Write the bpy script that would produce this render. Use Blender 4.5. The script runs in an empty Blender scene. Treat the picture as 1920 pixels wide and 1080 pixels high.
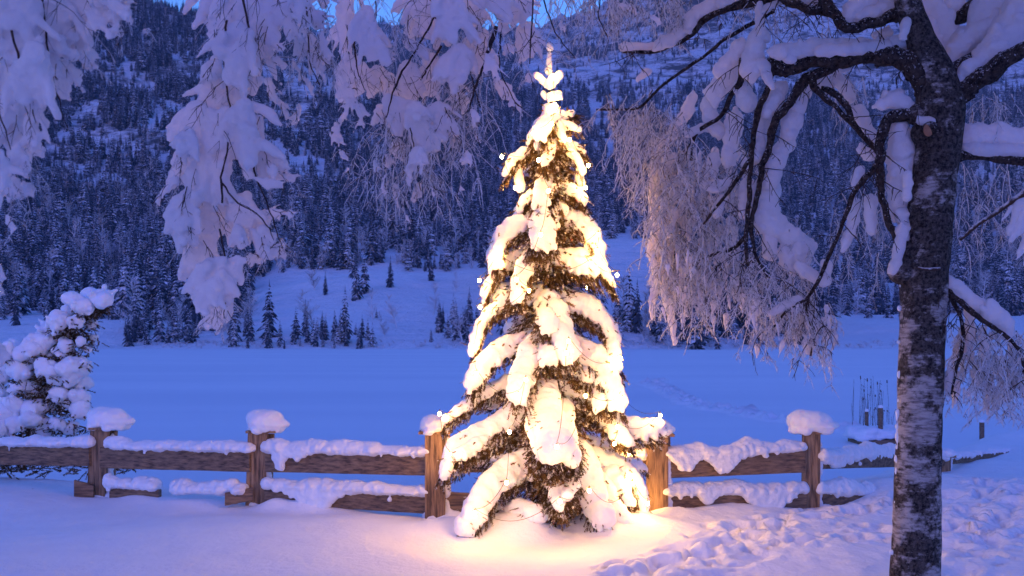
import bpy, math, random
import numpy as np
from mathutils import Vector

# ------------------------------------------------------------------ camera
C = bpy.context.scene.collection
SC = bpy.context.scene
F = 2059.0            # focal length in photo pixels (1920 wide)
EYE = 1.73
HZ = 636.0            # horizon row of the photograph
cam_data = bpy.data.cameras.new("camera")
cam = bpy.data.objects.new("camera", cam_data)
C.objects.link(cam)
cam.location = (0, 0, EYE)
cam.rotation_euler = (math.radians(90), 0, 0)
cam_data.sensor_width = 36.0
cam_data.lens = F / 1920 * 36.0
cam_data.shift_y = (HZ - 540) / 1920
cam_data.clip_start = 0.1
cam_data.clip_end = 9000
cam_data.dof.use_dof = True
cam_data.dof.focus_distance = 10.5
cam_data.dof.aperture_fstop = 5.6
SC.camera = cam

# ------------------------------------------------------------------ sky
SUN_EL = math.radians(1.0)
SUN_ROT = math.radians(205)
w = bpy.data.worlds.new("World")
SC.world = w
w.use_nodes = True
nt = w.node_tree
nt.nodes.clear()
wo = nt.nodes.new("ShaderNodeOutputWorld")
bg = nt.nodes.new("ShaderNodeBackground")
sky = nt.nodes.new("ShaderNodeTexSky")
sky.sky_type = 'NISHITA'
sky.sun_disc = False
sky.sun_elevation = SUN_EL
sky.sun_rotation = SUN_ROT
sky.altitude = 900
sky.ozone_density = 2.0
sky.dust_density = 0.3
tint = nt.nodes.new("ShaderNodeMix"); tint.data_type = 'RGBA'; tint.blend_type = 'MULTIPLY'
tint.inputs[0].default_value = 1.0
# tungsten-balanced view of a dusk sky: blue overhead and ahead, a trace of rose behind the camera
tc = nt.nodes.new("ShaderNodeTexCoord")
sep = nt.nodes.new("ShaderNodeSeparateXYZ")
nt.links.new(tc.outputs["Generated"], sep.inputs[0])
mr = nt.nodes.new("ShaderNodeMapRange")
mr.inputs[1].default_value = -0.9; mr.inputs[2].default_value = 0.5
mr.inputs[3].default_value = 0.0; mr.inputs[4].default_value = 1.0
nt.links.new(sep.outputs["Y"], mr.inputs[0])
glow = nt.nodes.new("ShaderNodeMix"); glow.data_type = 'RGBA'
SKY_BACK = (0.29, 0.42, 1.55, 1)
SKY_FRONT = (0.46, 0.76, 1.66, 1)
glow.inputs[6].default_value = SKY_BACK
glow.inputs[7].default_value = SKY_FRONT
nt.links.new(mr.outputs[0], glow.inputs[0])
nt.links.new(sky.outputs[0], tint.inputs[6])
nt.links.new(glow.outputs[2], tint.inputs[7])
nt.links.new(tint.outputs[2], bg.inputs[0])
SKY_STRENGTH = 0.15
bg.inputs[1].default_value = SKY_STRENGTH
nt.links.new(bg.outputs[0], wo.inputs[0])

# ------------------------------------------------------------------ faint afterglow instead of a sun
sl = bpy.data.lights.new("sun", 'SUN')
sl.energy = 0.05
sl.angle = math.radians(60)
sl.color = (0.85, 0.45, 0.75)
sun = bpy.data.objects.new("sun", sl)
C.objects.link(sun)
sun.rotation_euler = (math.radians(62), 0, math.radians(-12))

SC.view_settings.view_transform = 'Standard'
SC.view_settings.look = 'None'
SC.view_settings.exposure = 2.5
SC.view_settings.gamma = 1.0
SC.cycles.use_denoising = True
SC.cycles.max_bounces = 7
SC.cycles.diffuse_bounces = 4
SC.cycles.transmission_bounces = 4
SC.cycles.sample_clamp_indirect = 4.0
SC.cycles.use_light_tree = True
BULB_POWER = 106.0
BULB_COLOR = (1.0, 0.50, 0.12)

random.seed(7)
rng = np.random.default_rng(7)

def P(px, py, d):
    return np.array([(px - 960) / F * d, d, EYE + (HZ - py) / F * d])
def S(r, d):
    return r / F * d

# ------------------------------------------------------------------ numpy noise
def _hash(ix, iy, seed):
    n = (ix.astype(np.int64) * 374761393 + iy.astype(np.int64) * 668265263 + seed * 974634777) & 0xffffffff
    n = ((n ^ (n >> 13)) * 1274126177) & 0xffffffff
    return ((n ^ (n >> 16)) & 0xffff) / 65535.0
def vnoise(x, y, seed=0):
    ix = np.floor(x); iy = np.floor(y)
    fx = x - ix; fy = y - iy
    fx = fx * fx * fx * (fx * (fx * 6 - 15) + 10); fy = fy * fy * fy * (fy * (fy * 6 - 15) + 10)
    a = _hash(ix, iy, seed); b = _hash(ix + 1, iy, seed)
    c = _hash(ix, iy + 1, seed); d = _hash(ix + 1, iy + 1, seed)
    return (a * (1 - fx) + b * fx) * (1 - fy) + (c * (1 - fx) + d * fx) * fy - 0.5
def fbm(x, y, octs=4, seed=0, gain=0.5, ridged=False):
    t = 0; amp = 1.0; f = 1.0
    for k in range(octs):
        xr = x * f * 0.8 + y * f * 0.6; yr = -x * f * 0.6 + y * f * 0.8
        n = vnoise(xr + 17.3 * k, yr - 9.1 * k, seed + k)
        if ridged: n = 0.5 - 2 * np.abs(n)
        t = t + amp * n
        amp *= gain; f *= 2.03
    return t

# ------------------------------------------------------------------ mesh builder
def _ico(sub):
    t = (1 + 5 ** 0.5) / 2
    v = [(-1, t, 0), (1, t, 0), (-1, -t, 0), (1, -t, 0), (0, -1, t), (0, 1, t), (0, -1, -t), (0, 1, -t), (t, 0, -1), (t, 0, 1), (-t, 0, -1), (-t, 0, 1)]
    f = [(0, 11, 5), (0, 5, 1), (0, 1, 7), (0, 7, 10), (0, 10, 11), (1, 5, 9), (5, 11, 4), (11, 10, 2), (10, 7, 6), (7, 1, 8), (3, 9, 4), (3, 4, 2), (3, 2, 6), (3, 6, 8), (3, 8, 9), (4, 9, 5), (2, 4, 11), (6, 2, 10), (8, 6, 7), (9, 8, 1)]
    v = [np.array(p, float) / np.linalg.norm(p) for p in v]
    for _ in range(sub):
        cache = {}; nf = []
        def mid(a, b):
            k = (min(a, b), max(a, b))
            if k not in cache:
                m = v[a] + v[b]; v.append(m / np.linalg.norm(m)); cache[k] = len(v) - 1
            return cache[k]
        for a, b, c in f:
            ab, bc, ca = mid(a, b), mid(b, c), mid(c, a)
            nf += [(a, ab, ca), (b, bc, ab), (c, ca, bc), (ab, bc, ca)]
        f = nf
    return np.array(v), np.array(f)
ICO1 = _ico(1); ICO2 = _ico(2); ICO0 = _ico(0)

class MB:
    def __init__(s):
        s.v = []; s.f3 = []; s.f4 = []; s.m3 = []; s.m4 = []; s.n = 0
    def add(s, v, f, mat=0):
        v = np.asarray(v, float).reshape(-1, 3); f = np.asarray(f, int)
        if not len(v) or not len(f): return
        s.v.append(v)
        if f.shape[1] == 3: s.f3.append(f + s.n); s.m3.append(np.full(len(f), mat))
        else: s.f4.append(f + s.n); s.m4.append(np.full(len(f), mat))
        s.n += len(v)
    def ball(s, c, r, ico=ICO1, mat=0, rot=None):
        v = ico[0] * np.asarray(r)
        if rot is not None: v = v @ rot.T
        s.add(v + np.asarray(c), ico[1], mat)
    def tube(s, pts, rad, sides=5, mat=0, cap=True):
        pts = np.asarray(pts, float); n = len(pts)
        rad = np.broadcast_to(np.asarray(rad, float), (n,))
        if n < 2: return
        tg = np.gradient(pts, axis=0)
        tg /= (np.linalg.norm(tg, axis=1)[:, None] + 1e-12)
        up = np.array([0.31, 0.87, 0.38]) if abs(tg[0] @ np.array([0.31, 0.87, 0.38])) < 0.9 else np.array([1., 0, 0])
        a = np.cross(tg, up); a /= (np.linalg.norm(a, axis=1)[:, None] + 1e-12)
        b = np.cross(tg, a)
        th = np.arange(sides) * 2 * math.pi / sides
        ring = a[:, None, :] * np.cos(th)[None, :, None] + b[:, None, :] * np.sin(th)[None, :, None]
        v = pts[:, None, :] + ring * rad[:, None, None]
        i = np.arange(n - 1)[:, None] * sides; j = np.arange(sides)[None, :]; k = (j + 1) % sides
        f = np.stack([i + j, i + k, i + sides + k, i + sides + j], -1).reshape(-1, 4)
        v = v.reshape(-1, 3)
        if cap:
            v = np.vstack([v, pts[:1], pts[-1:]])
            m = len(v); base = (n - 1) * sides
            jj = np.arange(sides); kk = (jj + 1) % sides
            c0 = np.stack([kk, jj, np.full(sides, m - 2)], -1)
            c1 = np.stack([base + jj, base + kk, np.full(sides, m - 1)], -1)
            s.add(v, f, mat)
            off = s.n - len(v)
            s.f3.append(np.vstack([c0, c1]) + off); s.m3.append(np.full(2 * sides, mat))
        else:
            s.add(v, f, mat)
    def box(s, c, size, rz=0.0, ry=0.0, mat=0, seg=1):
        x, y, z = np.array(size) / 2
        v = np.array([(-x, -y, -z), (x, -y, -z), (x, y, -z), (-x, y, -z), (-x, -y, z), (x, -y, z), (x, y, z), (-x, y, z)])
        f = np.array([(0, 3, 2, 1), (4, 5, 6, 7), (0, 1, 5, 4), (1, 2, 6, 5), (2, 3, 7, 6), (3, 0, 4, 7)])
        cy, sy = math.cos(ry), math.sin(ry)
        v = v @ np.array([(cy, 0, sy), (0, 1, 0), (-sy, 0, cy)]).T
        cz, sz = math.cos(rz), math.sin(rz)
        v = v @ np.array([(cz, -sz, 0), (sz, cz, 0), (0, 0, 1)]).T
        s.add(v + np.array(c), f, mat)
    def mesh(s, name, mats, smooth=False, origin=None):
        me = bpy.data.meshes.new(name)
        v = np.vstack(s.v) if s.v else np.zeros((0, 3))
        if origin is not None: v = v - np.asarray(origin)
        f3 = np.vstack(s.f3) if s.f3 else np.zeros((0, 3), int)
        f4 = np.vstack(s.f4) if s.f4 else np.zeros((0, 4), int)
        me.vertices.add(len(v)); me.vertices.foreach_set("co", v.astype(np.float32).ravel())
        lp = np.concatenate([f3.ravel(), f4.ravel()]).astype(np.int32)
        me.loops.add(len(lp)); me.loops.foreach_set("vertex_index", lp)
        np_ = len(f3) + len(f4)
        st = np.concatenate([np.arange(len(f3)) * 3, len(f3) * 3 + np.arange(len(f4)) * 4]).astype(np.int32)
        me.polygons.add(np_); me.polygons.foreach_set("loop_start", st)
        mi = np.concatenate((s.m3 or [np.zeros(0)]) + (s.m4 or [np.zeros(0)])).astype(np.int32)
        for m in (mats if isinstance(mats, (list, tuple)) else [mats]): me.materials.append(m)
        me.polygons.foreach_set("material_index", mi)
        me.update(calc_edges=True)
        me.polygons.foreach_set("use_smooth", np.full(np_, bool(smooth)))
        me.validate()
        return me
    def build(s, name, mats, parent=None, smooth=False):
        pl = parent_world(parent)
        me = s.mesh(name, mats, smooth, origin=pl)
        o = bpy.data.objects.new(name, me); C.objects.link(o)
        if parent is not None: o.parent = parent
        return o

def parent_world(p):
    l = np.zeros(3)
    while p is not None:
        l = l + np.array(p.location); p = p.parent
    return l

def tag(o, label=None, cat=None, group=None, kind=None):
    if label: o['label'] = label
    if cat: o['category'] = cat
    if group: o['group'] = group
    if kind: o['kind'] = kind
    return o
def empty(name, loc):
    o = bpy.data.objects.new(name, None); C.objects.link(o)
    o.location = tuple(float(q) for q in loc); o.empty_display_size = 0.2
    return o

# ------------------------------------------------------------------ materials
class NT:
    def __init__(s, name):
        s.m = bpy.data.materials.new(name); s.m.use_nodes = True
        s.t = s.m.node_tree; s.t.nodes.clear()
        s.out = s.n("ShaderNodeOutputMaterial")
    def n(s, typ, **kw):
        x = s.t.nodes.new(typ)
        for k, v in kw.items(): setattr(x, k, v)
        return x
    def l(s, a, b): s.t.links.new(a, b)
    def coord(s, scale=(1, 1, 1), kind="Object"):
        tc = s.n("ShaderNodeTexCoord"); mp = s.n("ShaderNodeMapping")
        mp.inputs["Scale"].default_value = scale
        s.l(tc.outputs[kind], mp.inputs[0]); return mp.outputs[0]
    def noise(s, vec, scale, detail=4, rough=0.55):
        x = s.n("ShaderNodeTexNoise"); x.inputs["Scale"].default_value = scale
        x.inputs["Detail"].default_value = detail; x.inputs["Roughness"].default_value = rough
        if vec is not None: s.l(vec, x.inputs["Vector"])
        return x.outputs["Fac"]
    def ramp(s, fac, stops, interp='LINEAR'):
        x = s.n("ShaderNodeValToRGB"); x.color_ramp.interpolation = interp
        while len(x.color_ramp.elements) < len(stops): x.color_ramp.elements.new(0.5)
        for e, (p, c) in zip(x.color_ramp.elements, stops):
            e.position = p; e.color = tuple(c) + (1,) if len(c) == 3 else c
        s.l(fac, x.inputs[0]); return x.outputs[0]
    def mix(s, fac, a, b):
        x = s.n("ShaderNodeMix", data_type='RGBA')
        if isinstance(fac, (int, float)): x.inputs[0].default_value = fac
        else: s.l(fac, x.inputs[0])
        for i, q in ((6, a), (7, b)):
            if isinstance(q, tuple): x.inputs[i].default_value = q + (1,) if len(q) == 3 else q
            else: s.l(q, x.inputs[i])
        return x.outputs[2]
    def math(s, op, a, b=None, clamp=False):
        x = s.n("ShaderNodeMath", operation=op); x.use_clamp = clamp
        for i, q in ((0, a), (1, b)):
            if q is None: continue
            if isinstance(q, (int, float)): x.inputs[i].default_value = q
            else: s.l(q, x.inputs[i])
        return x.outputs[0]
    def bump(s, h, strength=0.3, dist=0.01, prev=None):
        x = s.n("ShaderNodeBump"); x.inputs["Strength"].default_value = strength; x.inputs["Distance"].default_value = dist
        s.l(h, x.inputs["Height"])
        if prev is not None: s.l(prev, x.inputs["Normal"])
        return x.outputs[0]
    def pbr(s, col, rough=0.8, nrm=None, spec=0.3, sss=0.0, rad=(1, .7, .5), sscale=0.04):
        x = s.n("ShaderNodeBsdfPrincipled")
        if isinstance(col, tuple): x.inputs["Base Color"].default_value = col + (1,)
        else: s.l(col, x.inputs["Base Color"])
        if isinstance(rough, (int, float)): x.inputs["Roughness"].default_value = rough
        else: s.l(rough, x.inputs["Roughness"])
        x.inputs["Specular IOR Level"].default_value = spec
        if nrm is not None: s.l(nrm, x.inputs["Normal"])
        if sss > 0:
            x.inputs["Subsurface Weight"].default_value = sss
            x.inputs["Subsurface Radius"].default_value = rad
            x.inputs["Subsurface Scale"].default_value = sscale
        return x.outputs[0]
    def normal_z(s):
        g = s.n("ShaderNodeNewGeometry"); q = s.n("ShaderNodeSeparateXYZ")
        s.l(g.outputs["Normal"], q.inputs[0]); return q.outputs["Z"]
    def done(s, shader):
        s.l(shader, s.out.inputs["Surface"]); return s.m

SNOWC = (0.88, 0.89, 0.92)
def snow_mat(name, scale=1.0, sss=0.0, sscale=0.05, coarse=0.5, translucent=0.0):
    t = NT(name); v = t.coord()
    b1 = t.noise(v, 14 * scale, 5, 0.6); b2 = t.noise(v, 120 * scale, 2, 0.6)
    n1 = t.bump(b1, coarse, 0.03 / scale); n2 = t.bump(b2, 0.35, 0.004 / scale, n1)
    col = t.ramp(t.noise(v, 3 * scale, 3), [(0.3, (0.86, 0.87, 0.90)), (0.7, (0.91, 0.92, 0.94))])
    sh = t.pbr(col, 0.65, n2, 0.25, sss, (1.0, 0.75, 0.6), sscale)
    if translucent > 0:
        tr = t.n("ShaderNodeBsdfTranslucent"); tr.inputs[0].default_value = (0.95, 0.84, 0.82, 1)
        mx = t.n("ShaderNodeMixShader"); mx.inputs[0].default_value = translucent
        t.l(sh, mx.inputs[1]); t.l(tr.outputs[0], mx.inputs[2]); sh = mx.outputs[0]
    return t.done(sh)

M = {}
M['snow_ground'] = snow_mat('ground snow', 1.0, coarse=0.6)
M['snow_tree'] = snow_mat('tree snow', 1.6, sss=0.6, sscale=0.05)
M['snow_hang'] = snow_mat('hanging snow', 1.6, coarse=0.9, translucent=0.42)
def lake_mat():
    t = NT('lake snow'); v = t.coord((0.25, 1, 1))
    n1 = t.bump(t.noise(v, 0.5, 4), 0.25, 0.25)
    n2 = t.bump(t.noise(t.coord(), 9, 3), 0.3, 0.02, n1)
    col = t.ramp(t.noise(t.coord((0.1, 0.5, 1)), 0.25, 4), [(0.3, (0.80, 0.82, 0.86)), (0.7, (0.9, 0.91, 0.93))])
    return t.done(t.pbr(col, 0.6, n2, 0.3))
M['lake'] = lake_mat()
def terrain_mat():
    t = NT('mountain snow and rock')
    v = t.coord((1, 1, 1)); vs = t.coord((1, 1, 3.2))
    g = t.n("ShaderNodeNewGeometry"); q = t.n("ShaderNodeSeparateXYZ"); t.l(g.outputs["Normal"], q.inputs[0])
    pz = t.n("ShaderNodeSeparateXYZ"); t.l(g.outputs["Position"], pz.inputs[0])
    n1 = t.noise(vs, 0.02, 9, 0.68); n2 = t.noise(vs, 0.12, 5, 0.7)
    # rock shows where the slope is steep; higher ground is rockier
    slope = t.math('SUBTRACT', 1.0, q.outputs["Z"])
    hi = t.n("ShaderNodeMapRange"); t.l(pz.outputs["Z"], hi.inputs[0]); hi.inputs[1].default_value = 20; hi.inputs[2].default_value = 130
    a = t.math('MULTIPLY', slope, 0.55); a = t.math('ADD', a, t.math('MULTIPLY', n1, 0.9)); a = t.math('ADD', a, t.math('MULTIPLY', n2, 0.5))
    m = t.ramp(a, [(0.74, (0, 0, 0)), (0.90, (1, 1, 1))])
    m = t.math('MULTIPLY', m, hi.outputs[0])
    rock = t.ramp(n2, [(0.3, (0.05, 0.05, 0.055)), (0.7, (0.14, 0.135, 0.13))])
    col = t.mix(m, (0.84, 0.86, 0.9), rock)
    b = t.bump(n1, 0.9, 9.0); b2 = t.bump(n2, 0.6, 2.0, b)
    return t.done(t.pbr(col, 0.8, b2, 0.15))
M['terrain'] = terrain_mat()
def conifer_mat(name, lo, hi, nscale):
    t = NT(name); z = t.normal_z(); n = t.noise(t.coord(), nscale, 3, 0.7)
    oi = t.n("ShaderNodeObjectInfo")
    a = t.math('ADD', z, t.math('MULTIPLY', t.math('SUBTRACT', n, 0.5), 0.9))
    a = t.math('ADD', a, t.math('MULTIPLY', oi.outputs["Random"], 0.15))
    m = t.ramp(a, [(lo, (0, 0, 0)), (hi, (1, 1, 1))])
    col = t.mix(m, (0.045, 0.06, 0.085), (0.80, 0.83, 0.88))
    return t.done(t.pbr(col, 0.85, None, 0.1))
M['conifer'] = conifer_mat('snowy spruce foliage', 0.70, 0.88, 0.8)
M['far_trunk'] = NT('dark trunk bark'); M['far_trunk'] = M['far_trunk'].done(M['far_trunk'].pbr((0.05, 0.04, 0.035), 0.9))
def rime_mat(name, bark, lo=0.27, hi=0.44, translucent=0.35):
    # thin twigs furred with rime, dark underneath
    t = NT(name); z = t.normal_z(); n = t.noise(t.coord(), 26, 3, 0.6)
    a = t.math('ADD', t.math('MULTIPLY', z, 0.35), n)
    m = t.ramp(a, [(lo, (0, 0, 0)), (hi, (1, 1, 1))])
    col = t.mix(m, bark, (0.86, 0.85, 0.87))
    sh = t.pbr(col, 0.8, t.bump(n, 0.6, 0.01), 0.15)
    tr = t.n("ShaderNodeBsdfTranslucent"); t.l(col, tr.inputs[0])
    mx = t.n("ShaderNodeMixShader"); mx.inputs[0].default_value = translucent
    t.l(sh, mx.inputs[1]); t.l(tr.outputs[0], mx.inputs[2])
    return t.done(mx.outputs[0])
M['rime'] = rime_mat('rimed twig', (0.10, 0.062, 0.045))
M['rime_thin'] = rime_mat('thinly rimed twig', (0.10, 0.062, 0.045), 0.5, 0.75)
M['rime_far'] = rime_mat('frosted bare tree', (0.12, 0.09, 0.09), 0.2, 0.45)
def twig_mat():
    t = NT('bare twig'); n = t.noise(t.coord(), 30, 3)
    col = t.ramp(n, [(0.35, (0.028, 0.018, 0.016)), (0.65, (0.085, 0.055, 0.045))])
    return t.done(t.pbr(col, 0.8, t.bump(n, 0.5, 0.005), 0.2))
M['twig'] = twig_mat()
def birch_mat():
    t = NT('birch bark'); v = t.coord((1, 1, 1)); vh = t.coord((1, 1, 5))
    n = t.noise(t.coord((1, 1, 1.3)), 3.4, 8, 0.70); n2 = t.noise(vh, 11, 4, 0.6); n3 = t.noise(v, 38, 4, 0.75)
    a = t.math('ADD', n, t.math('MULTIPLY', t.math('SUBTRACT', n2, 0.5), 0.10))
    g = t.n("ShaderNodeNewGeometry"); q = t.n("ShaderNodeSeparateXYZ"); t.l(g.outputs["Position"], q.inputs[0])
    hm = t.n("ShaderNodeMapRange"); t.l(q.outputs["Z"], hm.inputs[0]); hm.inputs[1].default_value = 1.3; hm.inputs[2].default_value = 3.4
    hm.inputs[3].default_value = 0.015; hm.inputs[4].default_value = 0.085          # bark is rougher and blacker higher up
    a = t.math('SUBTRACT', a, hm.outputs[0])
    m = t.ramp(a, [(0.455, (0, 0, 0)), (0.53, (1, 1, 1))])
    dark = t.ramp(n3, [(0.38, (0.012, 0.010, 0.010)), (0.62, (0.14, 0.115, 0.10))])
    pale = t.ramp(n2, [(0.36, (0.28, 0.24, 0.23)), (0.58, (0.60, 0.55, 0.52))])
    col = t.mix(m, dark, pale)
    b = t.bump(n, 1.0, 0.06); b2 = t.bump(n3, 1.0, 0.03, b)
    return t.done(t.pbr(col, 0.85, b2, 0.2))
M['birch'] = birch_mat()
def bark_mat(name, a, b, frost=0.0):
    t = NT(name); n = t.noise(t.coord((1, 1, 1)), 30, 5, .75); n1 = t.noise(t.coord(), 7, 4, .7)
    c = t.ramp(n, [(0.38, a), (0.62, b)])
    if frost:
        z = t.normal_z(); f = t.math('ADD', t.noise(t.coord(), 55, 3, .7), t.math('MULTIPLY', z, .10))
        c = t.mix(t.ramp(f, [(0.60, (0, 0, 0)), (0.66, (frost, frost, frost))]), c, (0.75, 0.74, 0.76))
    bb = t.bump(n1, 1.0, 0.06); bb = t.bump(n, 1.0, 0.03, bb)
    return t.done(t.pbr(c, 0.9, bb, 0.15))
M['bark'] = bark_mat('limb bark', (0.012, 0.009, 0.009), (0.10, 0.075, 0.062), 0.8)
M['trunk'] = bark_mat('spruce bark', (0.05, 0.03, 0.02), (0.15, 0.09, 0.06))
def needle_mat():
    t = NT('spruce needles'); n = t.noise(t.coord(), 7, 4)
    c = t.ramp(n, [(0.3, (0.055, 0.034, 0.014)), (0.55, (0.13, 0.075, 0.026)), (0.8, (0.20, 0.12, 0.04))])
    f = t.math('ADD', t.noise(t.coord(), 22, 2, .5), t.math('MULTIPLY', t.normal_z(), .06))
    c = t.mix(t.ramp(f, [(0.57, (0, 0, 0)), (0.62, (1, 1, 1))]), c, (0.8, 0.8, 0.8))
    return t.done(t.pbr(c, 0.7, None, 0.2))
M['needle'] = needle_mat()
def wood_mat():
    t = NT('weathered fence wood'); 
    n = t.noise(t.coord((1.2, 8, 14)), 3.0, 5, 0.6); n2 = t.noise(t.coord(), 2.2, 3); n3 = t.noise(t.coord((3, 40, 60)), 2.0, 4, 0.7)
    c = t.ramp(n, [(0.36, (0.07, 0.045, 0.03)), (0.5, (0.24, 0.145, 0.085)), (0.66, (0.38, 0.24, 0.13))])
    c = t.mix(t.math('MULTIPLY', n2, 0.5), c, (0.17, 0.13, 0.11))
    b = t.bump(n, 0.9, 0.012); b2 = t.bump(n3, 0.8, 0.006, b)
    return t.done(t.pbr(c, 0.75, b2, 0.25))
def wood_mat_v():
    t = NT('weathered post wood')
    n = t.noise(t.coord((14, 8, 1.2)), 3.0, 5, 0.6); n2 = t.noise(t.coord(), 2.2, 3); n3 = t.noise(t.coord((60, 40, 3)), 2.0, 4, 0.7)
    c = t.ramp(n, [(0.36, (0.09, 0.055, 0.034)), (0.5, (0.34, 0.20, 0.105)), (0.66, (0.48, 0.31, 0.17))])
    c = t.mix(t.math('MULTIPLY', n2, 0.4), c, (0.2, 0.14, 0.11))
    b = t.bump(n, 0.9, 0.012); b2 = t.bump(n3, 0.8, 0.006, b)
    return t.done(t.pbr(c, 0.75, b2, 0.25))
M['wood'] = wood_mat(); M['post'] = wood_mat_v()
t = NT('cut wood end'); M['cut'] = t.done(t.pbr(t.ramp(t.noise(t.coord(), 12, 3), [(0.3, (0.22, 0.10, 0.05)), (0.7, (0.42, 0.21, 0.11))]), 0.8))
t = NT('light string cable'); M['cable'] = t.done(t.pbr((0.05, 0.045, 0.02), 0.5))
t = NT('bulb socket'); M['socket'] = t.done(t.pbr((0.04, 0.06, 0.03), 0.5))
t = NT('lit bulb'); e = t.n("ShaderNodeEmission"); e.inputs[0].default_value = BULB_COLOR + (1,); e.inputs[1].default_value = BULB_POWER
M['bulb'] = t.done(e.outputs[0])
t = NT('dry reed'); M['reed'] = t.done(t.pbr((0.09, 0.06, 0.05), 0.8))

# textures for lumpy snow
def clouds(name, scale, depth=3):
    x = bpy.data.textures.new(name, 'CLOUDS'); x.noise_scale = scale; x.noise_depth = depth; return x
TEX_LUMP = clouds('lump', 0.16, 2); TEX_FINE = clouds('fine', 0.045, 2)
def snowify(o, voxel=0.02, smooth=4, lump=0.03, fine=0.012):
    m = o.modifiers.new("remesh", 'REMESH'); m.mode = 'VOXEL'; m.voxel_size = voxel; m.use_smooth_shade = True
    if smooth:
        m = o.modifiers.new("smooth", 'SMOOTH'); m.factor = 0.5; m.iterations = smooth
    for tx, st in ((TEX_LUMP, lump), (TEX_FINE, fine)):
        if st:
            m = o.modifiers.new("lumps", 'DISPLACE'); m.texture = tx; m.strength = st; m.mid_level = 0.5; m.texture_coords = 'LOCAL'
    return o
def resample(pts, rad, step):
    pts = np.asarray(pts, float); rad = np.asarray(rad, float)
    seg = np.linalg.norm(np.diff(pts, axis=0), axis=1); L = np.concatenate([[0], np.cumsum(seg)])
    n = max(2, int(L[-1] / step) + 1); s = np.linspace(0, L[-1], n)
    # smooth the polyline a little (Catmull-like by averaging)
    q = np.stack([np.interp(s, L, pts[:, k]) for k in range(3)], -1)
    for _ in range(2):
        if n > 4: q[1:-1] = (q[:-2] + 2 * q[1:-1] + q[2:]) / 4
    return q, np.interp(s, L, rad)

def haze_box():
    t = NT('cold valley air'); v = t.n("ShaderNodeVolumePrincipled")
    v.inputs["Color"].default_value = (0.5, 0.72, 1.0, 1); v.inputs["Density"].default_value = HAZE; v.inputs["Anisotropy"].default_value = 0.2
    t.l(v.outputs[0], t.out.inputs["Volume"])
    m = MB(); m.box((0, 1600, 470), (7000, 3560, 1200)); o = m.build('haze', [t.m]); tag(o, kind='stuff')
HAZE = 0.00012
haze_box()
# ================================================================== the setting
# ---- mountains: elevation (photo row) by column at a set of distances
COLS = [-1800, -600, 0, 200, 400, 560, 700, 850, 960, 1060, 1150, 1250, 1400, 1600, 1900, 2400, 3600]
LAY = {
 235:  [668] * 17,
 254:  [654] * 17,
 300:  [640, 640, 632, 618, 620, 605, 600, 600, 596, 578, 560, 565, 600, 636, 637, 636, 636],
 390:  [560, 560, 590, 590, 585, 530, 508, 520, 505, 478, 455, 455, 520, 606, 604, 600, 600],
 470:  [540, 545, 560, 565, 560, 528, 514, 524, 510, 492, 476, 486, 530, 590, 592, 590, 590],
 650:  [400, 410, 420, 430, 430, 430, 445, 455, 455, 450, 450, 450, 470, 500, 490, 480, 470],
 950:  [150, 160, 190, 205, 215, 235, 265, 290, 310, 330, 335, 335, 340, 350, 330, 300, 280],
 1250: [-300, -250, -130, -12, 44, 74, 116, 165, 185, 215, 230, 235, 240, 240, 220, 190, 160],
 1450: [-260, -200, -80, 20, 65, 95, 130, 170, 190, 190, 195, 200, 200, 200, 180, 150, 120],
 1900: [100, 70, 70, 90, 110, 120, 125, 135, 125, 105, 80, 60, 50, 40, 40, 30, 10],
 2500: [200, 140, 100, 95, 90, 84, 72, 74, 70, 60, 14, -60, -120, -150, -170, -200, -220],
 3200: [240, 200, 160, 120, 110, 95, 90, 90, 95, 90, 60, 30, -150, -180, -190, -220, -240],
}
LD = np.array(sorted(LAY)); LPY = np.array([LAY[k] for k in sorted(LAY)], float)
NC, NR = 620, 330
cols = np.linspace(-1800, 3600, NC)
rows = 235 * (3200 / 235.0) ** (np.linspace(0, 1, NR) ** 0.92)
Zl = EYE + (HZ - LPY) / F * LD[:, None]
Zc = np.stack([np.interp(cols, COLS, Zl[i]) for i in range(len(LD))])
Zg = np.stack([np.interp(rows, LD, Zc[:, j]) for j in range(NC)], 1)   # rows x cols
for _ in range(7):
    Zg[1:-1] = (Zg[:-2] + 2 * Zg[1:-1] + Zg[2:]) / 4
    Zg[:, 1:-1] = (Zg[:, :-2] + 2 * Zg[:, 1:-1] + Zg[:, 2:]) / 4
Xg = (cols[None, :] - 960) / F * rows[:, None]; Yg = np.repeat(rows[:, None], NC, 1)
amp = np.clip((rows - 252) / 40, 0, 1)[:, None] * 2.6 + np.clip((rows - 430) / 500, 0, 1)[:, None] * 15 + np.clip((rows - 1500) / 900, 0, 1)[:, None] * 36
Zg = Zg + amp * (fbm(Xg / 190, Yg / 190, 6, 3, 0.52, ridged=True) * 0.75 + fbm(Xg / 40, Yg / 40, 4, 9, 0.6) * 0.35)
Zg[:6] = np.minimum(Zg[:6], -0.75)
def terrain_z(x, y):
    px = 960 + x / y * F
    j = np.interp(px, cols, np.arange(NC)); i = np.interp(y, rows, np.arange(NR))
    j0 = np.clip(j.astype(int), 0, NC - 2); i0 = np.clip(i.astype(int), 0, NR - 2); fj = j - j0; fi = i - i0
    return (Zg[i0, j0] * (1 - fi) * (1 - fj) + Zg[i0 + 1, j0] * fi * (1 - fj) + Zg[i0, j0 + 1] * (1 - fi) * fj + Zg[i0 + 1, j0 + 1] * fi * fj)
PYg = HZ - (Zg - EYE) / Yg * F
VIS = np.minimum.accumulate(PYg, axis=0)          # visible horizon row by distance
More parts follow.
